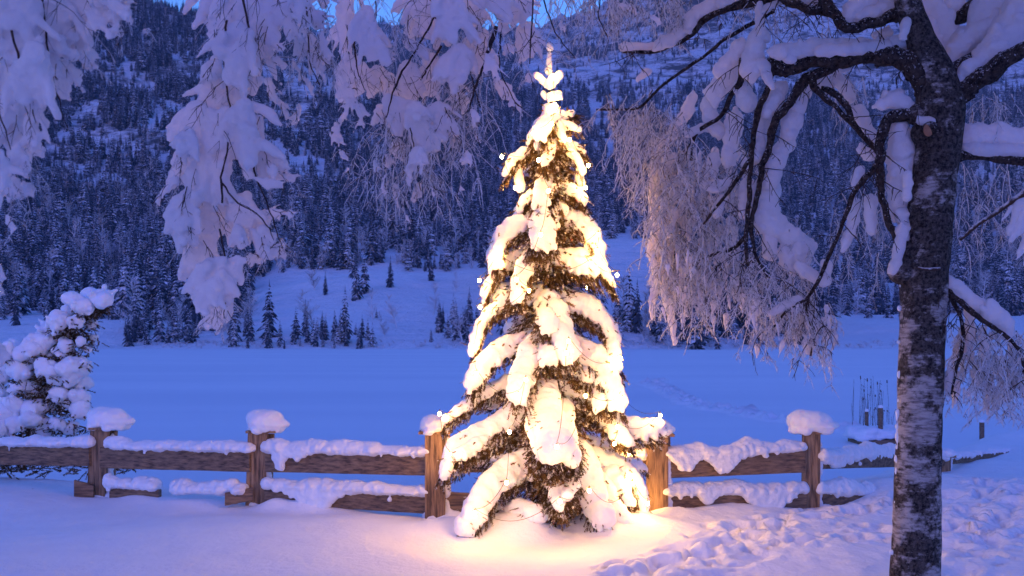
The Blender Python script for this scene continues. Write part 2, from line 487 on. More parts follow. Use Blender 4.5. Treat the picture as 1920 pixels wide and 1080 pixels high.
def dist_at(px, py):
    """distance of the first terrain seen at this bearing and elevation"""
    j = int(np.clip(np.interp(px, cols, np.arange(NC)), 0, NC - 1))
    col = VIS[:, j]
    if py < col[-1]: return None
    return float(np.interp(-py, -col, rows))
mb = MB()
ii = np.arange(NR - 1)[:, None] * NC + np.arange(NC - 1)[None, :]
mb.add(np.stack([Xg, Yg, Zg], -1).reshape(-1, 3), np.stack([ii, ii + 1, ii + NC + 1, ii + NC], -1).reshape(-1, 4))
terrain = tag(mb.build('mountain_terrain', M['terrain'], smooth=True), kind='structure')

# ---- fence line in plan, used by the ground too
FP = [(-8.0, 13.1), (-6.55, 12.75), (-4.55, 12.1), (-2.68, 11.5), (-0.76, 10.8), (1.40, 10.7), (3.02, 11.2), (5.4, 13.8), (8.2, 17.6), (11.5, 21.5)]
fpx = np.array([p[0] for p in FP]); fpy = np.array([p[1] for p in FP])
def fence_y(x): return np.interp(x, fpx, fpy)
def smooth01(t):
    t = np.clip(t, 0, 1); return t * t * (3 - 2 * t)
xs = np.concatenate([np.linspace(-90, -14, 14)[:-1], np.linspace(-14, -7, 90)[:-1], np.arange(-7, 7.5, 0.035), np.linspace(7.5, 14, 90)[1:], np.linspace(14, 90, 14)[1:]])
ys = np.concatenate([np.linspace(-60, 0, 12)[:-1], np.linspace(0, 7, 50)[:-1], np.arange(7, 14.5, 0.035), np.linspace(14.5, 40, 110)[1:]])
TREE = (0.41, 10.1)
moundlist = [  # px, d, radius, height : drifts, traced round the spruce and along the fence
 (960, 9.75, 0.34, 0.17), (1010, 9.55, 0.25, 0.10), (860, 9.9, 0.42, 0.12), (1180, 10.0, 0.42, 0.12), (1100, 9.9, 0.35, 0.12),
 (1250, 10.5, 0.30, 0.08), (640, 11.2, 0.30, 0.05), (575, 11.3, 0.22, 0.10), (515, 11.35, 0.18, 0.10), (380, 11.65, 0.5, 0.12), (270, 11.9, 0.35, 0.08),
 (1380, 10.9, 0.7, 0.10), (1650, 11.9, 0.4, 0.10), (1560, 11.1, 0.2, 0.04), (1700, 12.4, 1.0, 0.14), (60, 12.3, 1.2, 0.06),
 (1850, 11.5, 1.6, 0.10), (1725, 7.6, 1.1, -0.13), (1800, 7.8, .2, .05)]
steps = []
r2 = random.Random(3)
def path_steps(pts, stride, gap, r, dep):
    L = 0
    pts = [np.array(p, float) for p in pts]
    tot = sum(np.linalg.norm(b - a) for a, b in zip(pts, pts[1:])); n = int(tot / stride)
    for k in range(n):
        s = k / max(1, n - 1) * tot; a = pts[0]
        for p, q in zip(pts, pts[1:]):
            l = np.linalg.norm(q - p)
            if s <= l: break
            s -= l
        c = p + (q - p) * min(1, s / l); t = (q - p) / l; nrm = np.array([-t[1], t[0]])
        c = c + nrm * gap * (1 if k % 2 else -1) + np.array([r2.uniform(-.05, .05), r2.uniform(-.05, .05)])
        steps.append((c[0], c[1], r * r2.uniform(.85, 1.25), dep * r2.uniform(.7, 1.2), t))
def G(px, py): d = EYE * F / (py - HZ); return ((px - 960) / F * d, d)
path_steps([G(1130, 1075), G(1290, 1040), G(1400, 1000), G(1500, 972), G(1640, 958), G(1760, 945)], .30, .13, .10, .10)
path_steps([G(1200, 1100), G(1420, 1030), G(1600, 1000), G(1900, 985)], .33, .16, .10, .08)
path_steps([G(1760, 1060), G(1830, 990), G(1900, 930)], .33, .16, .12, .10)
def ground_z(X, Y):
    s = Y - fence_y(X)                                  # metres behind the fence
    z = -0.95 * smooth01((s - 0.7) / 3.6)
    z = z - 0.035 * np.exp(-((s + 0.05) / 0.5) ** 2) + 0.02 * np.exp(-((s + 0.05) / 0.35) ** 2) * (0.5 + 1.3 * vnoise(X * 1.1, Y * 0 + 3, 5)) * (X < 6)
    z = z + fbm(X * 0.45, Y * 0.45, 3, 11) * 0.09 + fbm(X * 1.6, Y * 1.6, 3, 21) * 0.022
    right = smooth01((X - 0.3 - (9.6 - Y) * 0.25) / 1.2) * smooth01((11.8 - Y) / 1.2)
    z = z + right * (fbm(X * 3.0, Y * 3.0, 3, 31, 0.5) * 0.018 + fbm(X * 9, Y * 9, 4, 33, .65) * 0.012)
    z = z + fbm(X * 22, Y * 22, 2, 35) * .0025
    z = z + smooth01((X - 4.2) / 2.5) * 0.12
    for px, d, r, h in moundlist:
        x0 = (px - 960) / F * d
        z = z + h * np.exp(-(((X - x0) / r) ** 2 + ((Y - d) / (r * .8)) ** 2))
    # well in the snow round the spruce stem
    x0, y0 = TREE
    z = z - 0.05 * np.exp(-(((X - x0) / 0.22) ** 2 + ((Y - 9.75) / 0.25) ** 2))
    return z
X, Y = np.meshgrid(xs, ys)
Z = ground_z(X, Y)
for (sx, sy, r, dep, tv) in steps:
    q = np.where((np.abs(X - sx) < .45) & (np.abs(Y - sy) < .45))
    dx = X[q] - sx; dy = Y[q] - sy
    u = (dx * tv[0] + dy * tv[1]) / (r * 1.5); v = (-dx * tv[1] + dy * tv[0]) / r
    rr = np.sqrt(u * u + v * v)
    ragged = 1 + 1.5 * vnoise(X[q] * 16, Y[q] * 16, 61)
    Z[q] += -dep * .62 * np.exp(-(rr * ragged) ** 4 * 0.8) + dep * 0.2 * ragged * np.exp(-((rr - 1.5) / .4) ** 2)
mb = MB()
ii = np.arange(len(ys) - 1)[:, None] * len(xs) + np.arange(len(xs) - 1)[None, :]
mb.add(np.stack([X, Y, Z], -1).reshape(-1, 3), np.stack([ii, ii + 1, ii + len(xs) + 1, ii + len(xs)], -1).reshape(-1, 4))
ground = tag(mb.build('snowy_ground', M['snow_ground'], smooth=True), kind='structure')

# ---- frozen lake, with one line of tracks pressed into it
lx = np.concatenate([np.linspace(-900, -40, 20)[:-1], np.linspace(-40, 2, 30)[:-1], np.arange(2, 14, 0.12), np.linspace(14, 60, 40)[1:], np.linspace(60, 900, 20)[1:]])
ly = np.concatenate([np.linspace(10, 22, 30)[:-1], np.arange(22, 62, 0.16), np.linspace(62, 290, 60)[1:]])
LX, LY = np.meshgrid(lx, ly)
LZ = -0.6 + fbm(LX / 14, LY / 9, 3, 44) * 0.05
def Lk(px, py): d = (EYE + 0.6) * F / (py - HZ); return ((px - 960) / F * d, d)
trk = [Lk(x, y) for x, y in [(1215, 718), (1255, 735), (1300, 757), (1370, 772), (1450, 785), (1540, 800), (1620, 812)]]
steps2 = []
tp = np.array(trk); seg = np.linalg.norm(np.diff(tp, axis=0), axis=1); L = np.concatenate([[0], np.cumsum(seg)])
for s in np.arange(0, L[-1], 0.33):
    steps2.append((np.interp(s, L, tp[:, 0]) + r2.uniform(-.22, .22), np.interp(s, L, tp[:, 1]) + r2.uniform(-.22, .22)))
trk = [Lk(x, y) for x, y in [(1218, 722), (1240, 713), (1270, 711)]]
tp = np.array(trk); seg = np.linalg.norm(np.diff(tp, axis=0), axis=1); L = np.concatenate([[0], np.cumsum(seg)])
for s in np.arange(0, L[-1], 0.4):
    steps2.append((np.interp(s, L, tp[:, 0]) + r2.uniform(-.2, .2), np.interp(s, L, tp[:, 1]) + r2.uniform(-.2, .2)))
for (sx, sy) in steps2:
    q = np.where((np.abs(LX - sx) < .8) & (np.abs(LY - sy) < .8))
    rr = np.hypot(LX[q] - sx, (LY[q] - sy)) / 0.22
    LZ[q] += -0.16 * np.exp(-rr ** 2) + 0.10 * np.exp(-((rr - 1.6) / .5) ** 2)
mb = MB()
ii = np.arange(len(ly) - 1)[:, None] * len(lx) + np.arange(len(lx) - 1)[None, :]
mb.add(np.stack([LX, LY, LZ], -1).reshape(-1, 3), np.stack([ii, ii + 1, ii + len(lx) + 1, ii + len(lx)], -1).reshape(-1, 4))
tag(mb.build('frozen_lake', M['lake'], smooth=True), kind='structure')

# ================================================================== conifers
def conifer_mesh(seed, tiers, nb, droop, width, h=10.0):
    r = random.Random(seed); m = MB()
    for k in range(tiers):
        f = k / (tiers - 1)
        z = h * (0.04 + 0.94 * f ** 0.92)
        R = width * (1 - f) ** 0.85 * (0.78 + 0.3 * r.random()) + 0.10
        n = max(4, int(nb * (1 - 0.5 * f)))
        ph = r.random() * 6.28
        for b in range(n):
            if r.random() < 0.07: continue
            a = ph + b * 6.283 / n + r.uniform(-.3, .3); Rb = R * r.uniform(.65, 1.25)
            wd = Rb * r.uniform(.42, .7) * (6.0 / n) ** .3 ; dz = Rb * droop * r.uniform(.7, 1.4)
            ca, sa = math.cos(a), math.sin(a)
            # bough: roof-shaped, ridge with two flanks hanging, three stations
            st = [(0.0, 0.12, 0.0), (0.45, 1.0, 0.38), (0.8, 0.75, 0.8), (1.0, 0.08, 1.12)]
            ridge = []; Lf = []; Rt = []
            for (t_, w_, d_) in st:
                x = Rb * t_; zz = z - dz * d_ + Rb * 0.1 * (t_ * (1 - t_) * 4); wv = wd * .5 * w_ * r.uniform(.8, 1.2); hang = wv * .75
                ridge.append((x * ca, x * sa, zz)); 
                Lf.append((x * ca - wv * sa, x * sa + wv * ca, zz - hang)); Rt.append((x * ca + wv * sa, x * sa - wv * ca, zz - hang))
            v = np.array(ridge + Lf + Rt); fs = []
            for q in range(3):
                fs.append((q, q + 1, 5 + q, 4 + q)); fs.append((q + 1, q, 8 + q, 9 + q))
            m.add(v, np.array(fs))
    m.tube([(0, 0, h * .9), (0, 0, h * 1.03)], [0.08, 0.01], 4)
    return m.mesh('conifer_crown_%d' % seed, [M['conifer']])
CON = [conifer_mesh(1, 17, 8, .62, 2.1), conifer_mesh(2, 19, 8, .85, 1.85), conifer_mesh(3, 15, 9, .5, 2.3), conifer_mesh(4, 20, 8, .75, 1.6), conifer_mesh(5, 17, 8, .7, 1.95)]
tm = MB(); tm.tube([(0, 0, -1.2), (0, 0, 3), (0, 0, 8)], [.22, .16, .05], 6)
CON_TRUNK = tm.mesh('conifer_trunk', [M['far_trunk']])
def conifer(px, py, hpx, label, group, cat='spruce', kindi=None, d=None):
    if d is None:
        d = dist_at(px, py)
        if d is None: return None
    x = (px - 960) / F * d; z = float(terrain_z(np.array([x]), np.array([d]))[0])
    e = empty('spruce_tree', (x, d, z)); s = (hpx / F * d) / 10.0
    e.scale = (s * random.uniform(.9, 1.15),) * 2 + (s,); e.rotation_euler = (0, 0, random.uniform(0, 6.28))
    tag(e, label, cat, group)
    k = random.randrange(5) if kindi is None else kindi
    for nm, me in (('crown', CON[k]), ('trunk', CON_TRUNK)):
        o = bpy.data.objects.new(nm, me); C.objects.link(o); o.parent = e
    return e
GS = 'spruces on the far lake shore'
hero = [
 (647, 645, 108, 'tall narrow spruce alone on the shore, just left of the lone frosted birch pair', 3),
 (505, 632, 105, 'tallest dark spruce at the left foot of the snowy hill', 0),
 (470, 640, 62, 'mid-sized spruce between the tallest dark spruce and the hanging branch tip', 1),
 (555, 636, 62, 'left one of two spruces leaning together below the snowy hill', 2),
 (573, 620, 60, 'right one of two spruces leaning together below the snowy hill', 3),
 (610, 553, 45, 'small spruce standing by itself high on the snowy hill', 3),
 (668, 562, 78, 'leftmost spruce of the clump on the crest of the snowy hill', 1),
 (684, 550, 80, 'right spruce of the clump on the crest of the snowy hill', 0),
 (664, 520, 58, 'spruce reaching above the hilltop clump on the snowy hill', 4),
 (732, 538, 58, 'lone dark spruce on the crest, right of the hilltop clump', 3),
 (808, 526, 48, 'small spruce on the hill crest near the lit tree', 3),
 (766, 508, 40, 'short broad spruce at the forest edge above the hill crest', 2),
 (880, 600, 62, 'narrow spruce on the bank directly left of the lit tree', 1),
 (440, 640, 96, 'slender spruce just right of the hanging branch tip', 4),
 (262, 640, 60, 'dark spruce at the left end of the shore row', 0),
 (300, 640, 80, 'pointed spruce in the shore row left of the hanging branch', 1),
 (330, 642, 62, 'rounded spruce in the shore row left of the hanging branch', 2),
 (352, 643, 74, 'spruce in the shore row right behind the hanging branch', 4),
 (605, 650, 24, 'waist-high young spruce at the waterline under the hill', 2),
 (525, 645, 45, 'short spruce tucked at the right foot of the tallest dark spruce', 0),
 (706, 596, 18, 'tiny dark sapling alone on the lower snow slope', 2),
 (1180, 618, 118, 'tall paired spruce on the bank right of the lit tree', 4),
 (1195, 622, 98, 'second tall spruce on the bank right of the lit tree', 1),
 (1158, 612, 72, 'low spruce next to the lit tree on its right side', 0),
 (1225, 628, 60, 'rounded snowy spruce left of the black-green shore spruce', 2),
 (1305, 657, 100, 'broad dark spruce at the water edge under the birch twigs', 0),
 (1345, 656, 50, 'small spruce at the right foot of the broad dark shore spruce', 3),
 (1270, 650, 40, 'low snowy spruce at the left foot of the broad dark shore spruce', 2),
 (1400, 645, 55, 'spruce behind the birch twigs, left of the snow meadow', 1),
 (1665, 596, 60, 'dark spruce at the meadow edge, immediately left of the birch trunk', 0),
 (1890, 588, 110, 'tall spruce at the meadow edge near the right border', 1),
 (1850, 586, 76, 'shorter spruce left of the tall meadow-edge one at the right border', 0),
 (30, 610, 60, 'spruce at the left border above the snow-laden shrub', 1),
 (88, 606, 55, 'pointed spruce over the top of the snow-laden shrub', 3),
]
for (px, py, hp, lab, k) in hero: conifer(px, py, hp, lab, GS, kindi=k)
rr = random.Random(11)
def zone(n, gen, label, group):
    for _ in range(n):
        px, py, hp = gen()
        size = 'tall ' if hp > 58 else 'mid-sized ' if hp > 42 else 'short '
        lm = [(-99, 'near the left edge'), (50, 'straight above the snow-laden shrub'), (110, 'above the leftmost post cap'), (240, 'left of the drooping branch tip'), (350, 'behind the drooping branch tip'), (450, 'left of the tallest dark spruce'), (500, 'at the foot of the tallest dark spruce'), (540, 'beside the two leaning spruces'), (585, 'right of the two leaning spruces'), (625, 'around the lone narrow spruce'), (670, 'right of the lone narrow spruce'), (740, 'under the hill crest'), (810, 'close left of the lit tree'),
              (1000, 'close right of the lit tree'), (1240, 'behind the left of the birch sprays'), (1360, 'behind the middle of the birch sprays'), (1480, 'behind the right of the birch sprays'), (1600, 'just left of the birch trunk'), (1760, 'right of the birch trunk')]
        where = [q for p_, q in lm if px >= p_][-1]
        conifer(px, py, hp, size + label + ', ' + where, group)
zone(34, lambda: (lambda x: (x, rr.uniform(606, 650) , rr.uniform(32, 66)))(rr.uniform(232, 440)), 'snowy spruce in the left shore row', 'packed spruces on the left shore')
zone(34, lambda: (lambda x: (x, rr.uniform(622, 654), rr.uniform(18, 56)))(rr.uniform(455, 700)), 'thicket spruce under the snowy hill', 'thicket spruces under the hill')
zone(24, lambda: (lambda x: (x, rr.uniform(606, 646), rr.uniform(25, 64)))(rr.uniform(805, 905)), 'snowy thicket spruce', 'thicket spruces beside the lit tree')
zone(48, lambda: (lambda x: (x, rr.uniform(590, 648), rr.uniform(38, 88)))(rr.uniform(1150, 1560)), 'spruce of the far shore wood', 'shore wood behind the birch')
zone(30, lambda: (lambda x: (x, rr.uniform(560, 600), rr.uniform(38, 72)))(rr.uniform(1500, 2000)), 'spruce on the slope over the right meadow', 'spruces behind the right meadow')
zone(70, lambda: (lambda x: (x, rr.uniform(500, 600), rr.uniform(38, 66)))(rr.uniform(-20, 420)), 'spruce low on the left mountainside', 'lowest spruces of the left mountainside')
zone(24, lambda: (lambda x: (x, rr.uniform(490, 506), rr.uniform(34, 60)))(rr.uniform(420, 1120)), 'front-rank spruce above the snowy hill', 'front rank above the hill crest')

def bare_mesh(seed, h=8.0, spread=.33, n=30):
    r = random.Random(seed); m = MB()
    def grow(p, dirv, L, rad, lev):
        k = 5; q = [np.array(p)]; dcur = np.array(dirv)
        for _ in range(k):
            dcur = dcur + np.array([r.gauss(0, .12), r.gauss(0, .12), .05]); dcur /= np.linalg.norm(dcur)
            q.append(q[-1] + dcur * L / k)
        m.tube(q, np.linspace(rad, rad * .35, k + 1), 3, cap=False)
        if lev == 0: return
        nb = n if lev == 2 else 9
        for b in range(nb):
            f = r.uniform(.12, 1); i = min(k - 1, int(f * k)); pp = q[i] + (q[i + 1] - q[i]) * (f * k - i)
            a = r.uniform(0, 6.28); up = r.uniform(.35, 1.0)
            dv = np.array([math.cos(a), math.sin(a), up]); dv /= np.linalg.norm(dv)
            grow(pp, dv, L * spread * (1.25 - f * .8) * r.uniform(.7, 1.2), rad * .5, lev - 1)
    grow((0, 0, -.5), (0, 0, 1), h, .15, 2)
    return m.mesh('bare_branches_%d' % seed, [M['rime_far']])
BARE = [bare_mesh(1), bare_mesh(2, spread=.4), bare_mesh(3, spread=.28, n=36)]
# ---- the mass of the forest: one object, thousands of trees
cand = rng.random((62000, 2)) * np.array([2500, 660]) + np.array([-250, -30])
pts = []; scl = []; kid = []
def smo(a, b, x): return float(np.clip((x - a) / (b - a), 0, 1))
for (px, py) in cand:
    d = dist_at(px, py)
    if d is None or d < 262: continue
    x = (px - 960) / F * d
    big = float(vnoise(np.array(x / 60), np.array(py / 45.0), 71) + 0.5 * vnoise(np.array(px / 17.0), np.array(py / 13.0), 72))
    hp = 15.0 * random.choice((.55, .75, .9, 1, 1.1, 1.3, 1.5)) * random.uniform(.85, 1.15) * F / d          # height in photo px
    pat = float(vnoise(np.array(px / 80.0 + py / 200), np.array(py / 42.0 - px / 160), 73) + 0.5 * vnoise(np.array(px / 24.0), np.array(py / 15.0), 74))
    dens = 1.0
    if 470 < px < 925 and d < 490: continue
    if 470 < px < 1000 and 490 <= d < 560 and random.random() < .5: continue
    if 1050 < px < 1262 and 448 < py < 600: continue
    if px > 1540 and py > 592: continue
    if px < 232 and py > 592: continue
    if py > 600: dens = 0.25
    if px < 980:
        rocky = smo(70, 150, py) * (1 - smo(310, 390, py)) * smo(40, 120, px) * (1 - smo(600, 760, px))
        dens *= 1 - rocky * (0.80 if pat > -0.06 else 0.12)
        if rocky > .4 and pat > -0.06: hp *= .6
    else:
        up = 1 - smo(120, 250, py + 70 * big)
        dens *= 1 - (0.25 if pat > .08 else .93) * up
        if up > .5: hp *= .62
        if 1105 < px < 1165 and 150 < py < 300 and abs(px - (1090 + (py - 150) * .45)) < 16: dens *= .08
        if px > 1480 and 300 < py < 600 and big > 0.0: dens *= .45
    dens *= min(1, (24.0 / max(hp, 4)) ** 1.2 + .04)
    if random.random() > dens * 0.98: continue
    pts.append((x, d)); scl.append(hp / F * d / 10.0); kid.append(5 if random.random() < (.16 if py > 330 else .04) else random.randrange(5))
# ridge line trees against the sky
for px in np.arange(-100, 1000, 3.2):
    j = int(np.interp(px, cols, np.arange(NC))); seg = PYg[:, j]
    i = int(np.argmin(np.where(rows < 1500, seg, 9e9)))
    if rows[i] > 1500: continue
    for q in range(3):
        dd = rows[i] - random.uniform(0, 60)
        pts.append(((px + random.uniform(-2, 2) - 960) / F * dd, dd)); scl.append(random.uniform(.9, 1.9)); kid.append(random.randrange(5))
pts = np.array(pts); zz = terrain_z(pts[:, 0], pts[:, 1])
fm = bpy.data.meshes.new('forest_points')
fm.from_pydata([(a, b, c - .6) for (a, b), c in zip(pts, zz)], [], [])
at = fm.attributes.new('tree_scale', 'FLOAT', 'POINT'); at.data.foreach_set('value', np.array(scl, np.float32))
at = fm.attributes.new('tree_kind', 'INT', 'POINT'); at.data.foreach_set('value', np.array(kid, np.int32))
at = fm.attributes.new('tree_turn', 'FLOAT', 'POINT'); at.data.foreach_set('value', (rng.random(len(pts)) * 6.28).astype(np.float32))
fo = bpy.data.objects.new('forest', fm); C.objects.link(fo); tag(fo, kind='stuff')
print('forest trees', len(pts))
srcs = {}
for o in C.objects:
    if o.name.startswith('crown') and o.parent and o.parent.name.startswith('spruce_tree') and o.data.name not in srcs: srcs[o.data.name] = o
bare_src = bpy.data.objects.new('frosted_tree', BARE[0]); C.objects.link(bare_src)
_d = dist_at(1080, 600) or 300; bare_src.location = ((1080 - 960) / F * _d, _d, float(terrain_z(np.array([(1080 - 960) / F * _d]), np.array([_d]))[0])); bare_src.scale = (.9, .9, .9)
tag(bare_src, 'frosted leafless tree on the bank peeping out right behind the lit spruce', 'bare tree', 'frosted leafless trees on the far shore')
ng = bpy.data.node_groups.new('forest scatter', 'GeometryNodeTree')
ng.interface.new_socket('Geometry', in_out='INPUT', socket_type='NodeSocketGeometry')
ng.interface.new_socket('Geometry', in_out='OUTPUT', socket_type='NodeSocketGeometry')
gi = ng.nodes.new('NodeGroupInput'); go = ng.nodes.new('NodeGroupOutput')
iop = ng.nodes.new('GeometryNodeInstanceOnPoints'); jn = ng.nodes.new('GeometryNodeJoinGeometry')
for me in [None] + list(reversed(CON)):
    oi = ng.nodes.new('GeometryNodeObjectInfo'); oi.transform_space = 'ORIGINAL'
    oi.inputs['Object'].default_value = srcs[me.name] if me else bare_src; oi.inputs['As Instance'].default_value = True
    ng.links.new(oi.outputs['Geometry'], jn.inputs[0])
def attr(name, typ):
    a = ng.nodes.new('GeometryNodeInputNamedAttribute'); a.data_type = typ; a.inputs['Name'].default_value = name; return a.outputs['Attribute']
cb = ng.nodes.new('ShaderNodeCombineXYZ'); ng.links.new(attr('tree_turn', 'FLOAT'), cb.inputs[2])
mp = ng.nodes.new('GeometryNodeMeshToPoints')
ng.links.new(gi.outputs[0], mp.inputs['Mesh']); ng.links.new(mp.outputs['Points'], iop.inputs['Points'])
ng.links.new(jn.outputs[0], iop.inputs['Instance']); iop.inputs['Pick Instance'].default_value = True
ng.links.new(attr('tree_kind', 'INT'), iop.inputs['Instance Index'])
ng.links.new(cb.outputs[0], iop.inputs['Rotation']); ng.links.new(attr('tree_scale', 'FLOAT'), iop.inputs['Scale'])
ng.links.new(iop.outputs[0], go.inputs[0])
gm = fo.modifiers.new('scatter', 'NODES'); gm.node_group = ng

# ---- frosted leafless trees and shore brush
def bare(px, py, hpx, label, group, k):
    d = dist_at(px, py)
    if d is None: return
    x = (px - 960) / F * d; z = float(terrain_z(np.array([x]), np.array([d]))[0])
    o = bpy.data.objects.new('frosted_tree', BARE[k]); C.objects.link(o); o.location = (x, d, z)
    s = (hpx / F * d) / 8.0; o.scale = (s, s, s); o.rotation_euler = (0, 0, rr.uniform(0, 6))
    tag(o, label, 'bare tree', group)
GB = 'frosted leafless trees on the far shore'
for i, (px, py, hp, lab) in enumerate([
 (700, 600, 60, 'frosted leafless birch standing alone on the white slope'),
 (745, 615, 66, 'frosted leafless tree in the middle of the white slope, taller of the pair'),
 (722, 632, 50, 'bushy frosted tree at the lower edge of the white slope'),
 (812, 590, 62, 'frosted leafless tree on the slope left of the thicket'),
 (592, 622, 80, 'pale leafless tree behind the two leaning spruces'),
 (590, 545, 66, 'pale leafless tree at the crest left of the small lone hill spruce'),
 (853, 545, 36, 'small bare tree on the hill crest near the lit tree'),
 (868, 640, 75, 'tangled frosted thicket tree left of the lit tree'),
 (1255, 655, 60, 'white frosted bush left of the broad dark shore spruce'),
 (1215, 600, 66, 'frosted leafless tree between shore spruces right of the lit tree'),
 (1700, 640, 20, 'low frosted brush on the right meadow')]):
    bare(px, py, hp, lab, GB, i % 3)
LM = [(-99, 'near the left edge'), (240, 'left of the drooping branch tip'), (330, 'behind the drooping branch tip'), (420, 'right of the drooping branch tip'), (560, 'over the hill crest'), (760, 'close left of the lit tree'),
      (1000, 'close right of the lit tree'), (1260, 'behind the left of the birch sprays'), (1360, 'behind the middle of the birch sprays'), (1480, 'behind the right of the birch sprays'), (1600, 'just left of the birch trunk'), (1760, 'right of the birch trunk')]
_bare = bare
def bare(px, py, hpx, label, group, k):
    _bare(px, py, hpx, ('tall ' if hpx > 50 else 'low ') + label + ', ' + [q for p_, q in LM if px >= p_][-1], group, k)
for _ in range(22): bare(rr.uniform(240, 470), rr.uniform(560, 640), rr.uniform(36, 70), 'pale leafless tree of the left shore', 'leafless trees among the left shore spruces', rr.randrange(3))
for _ in range(16): bare(rr.uniform(470, 1140), rr.uniform(488, 506), rr.uniform(30, 55), 'pale leafless tree at the forest edge', 'leafless trees above the hill crest', rr.randrange(3))
for _ in range(26): bare(rr.uniform(1150, 1560), rr.uniform(606, 648), rr.uniform(28, 60), 'pale leafless shore tree', 'leafless trees of the shore wood', rr.randrange(3))
for _ in range(22): bare(rr.uniform(1480, 1940), rr.uniform(480, 600), rr.uniform(40, 64), 'pale leafless tree over the meadow', 'leafless trees above the right meadow', rr.randrange(3))
bm_ = MB(); rb = random.Random(5)
for _ in range(420):                       # low brush and stones along the waterline
    px = rb.uniform(236, 2000)
    py = rb.uniform(640, 653)
    if 700 < px < 780 and rb.random() < .6: continue
    d = dist_at(px, py)
    if d is None: continue
    x = (px - 960) / F * d; z = float(terrain_z(np.array([x]), np.array([d]))[0])
    for __ in range(7):
        a = rb.uniform(0, 6.28); l = rb.uniform(.3, 1.3)
        bm_.tube([(x, d, z - .2), (x + math.cos(a) * l * .4, d + math.sin(a) * l * .4, z + l * .6), (x + math.cos(a) * l, d + math.sin(a) * l, z + l * .7)], [.06, .05, .02], 3, cap=False)
tag(bm_.build('shore_brush', [M['rime_far']]), kind='stuff')
# ================================================================== fence
SNOWG = M['snow_ground']
def gz(x, y): return float(ground_z(np.array([float(x)]), np.array([float(y)]))[0])
fence = empty('wooden_fence', (0.3, 10.75, 0))
tag(fence, 'weathered two-rail plank fence with snow on its rails and round snow caps on its posts', 'fence')
rf = random.Random(21)
def worn_plank(m, a, b, h, th, mat=0):
    """a plank from a to b (centre line), slightly uneven edges and rounded corners"""
    a = np.array(a, float); b = np.array(b, float); n = 14
    u = b - a; L = np.linalg.norm(u); u = u / L; side = np.cross(u, [0, 0, 1]); side /= np.linalg.norm(side)
    prof = [(-.5, -.42), (-.42, -.5), (.42, -.5), (.5, -.42), (.5, .42), (.42, .5), (-.42, .5), (-.5, .42)]
    vs = []
    for i in range(n + 1):
        c = a + u * L * i / n; wob = rf.uniform(-.004, .004)
        for (s_, v_) in prof: vs.append(c + side * s_ * th + np.array([0, 0, v_ * (h + wob)]))
    fs = [(i * 8 + j, i * 8 + (j + 1) % 8, (i + 1) * 8 + (j + 1) % 8, (i + 1) * 8 + j) for i in range(n) for j in range(8)]
    m.add(vs, fs, mat)
    e = MB(); base = m.n
    m.f3 += [np.array([[q + s0 for q in (0, k + 1, k)] if s0 else [q for q in (0, k, k + 1)] for k in range(1, 7) for s0 in (0,)]) + base - (n + 1) * 8]; m.m3.append(np.full(6, mat))
    m.f3 += [np.array([(0, k + 1, k) for k in range(1, 7)]) + base - 8]; m.m3.append(np.full(6, mat))
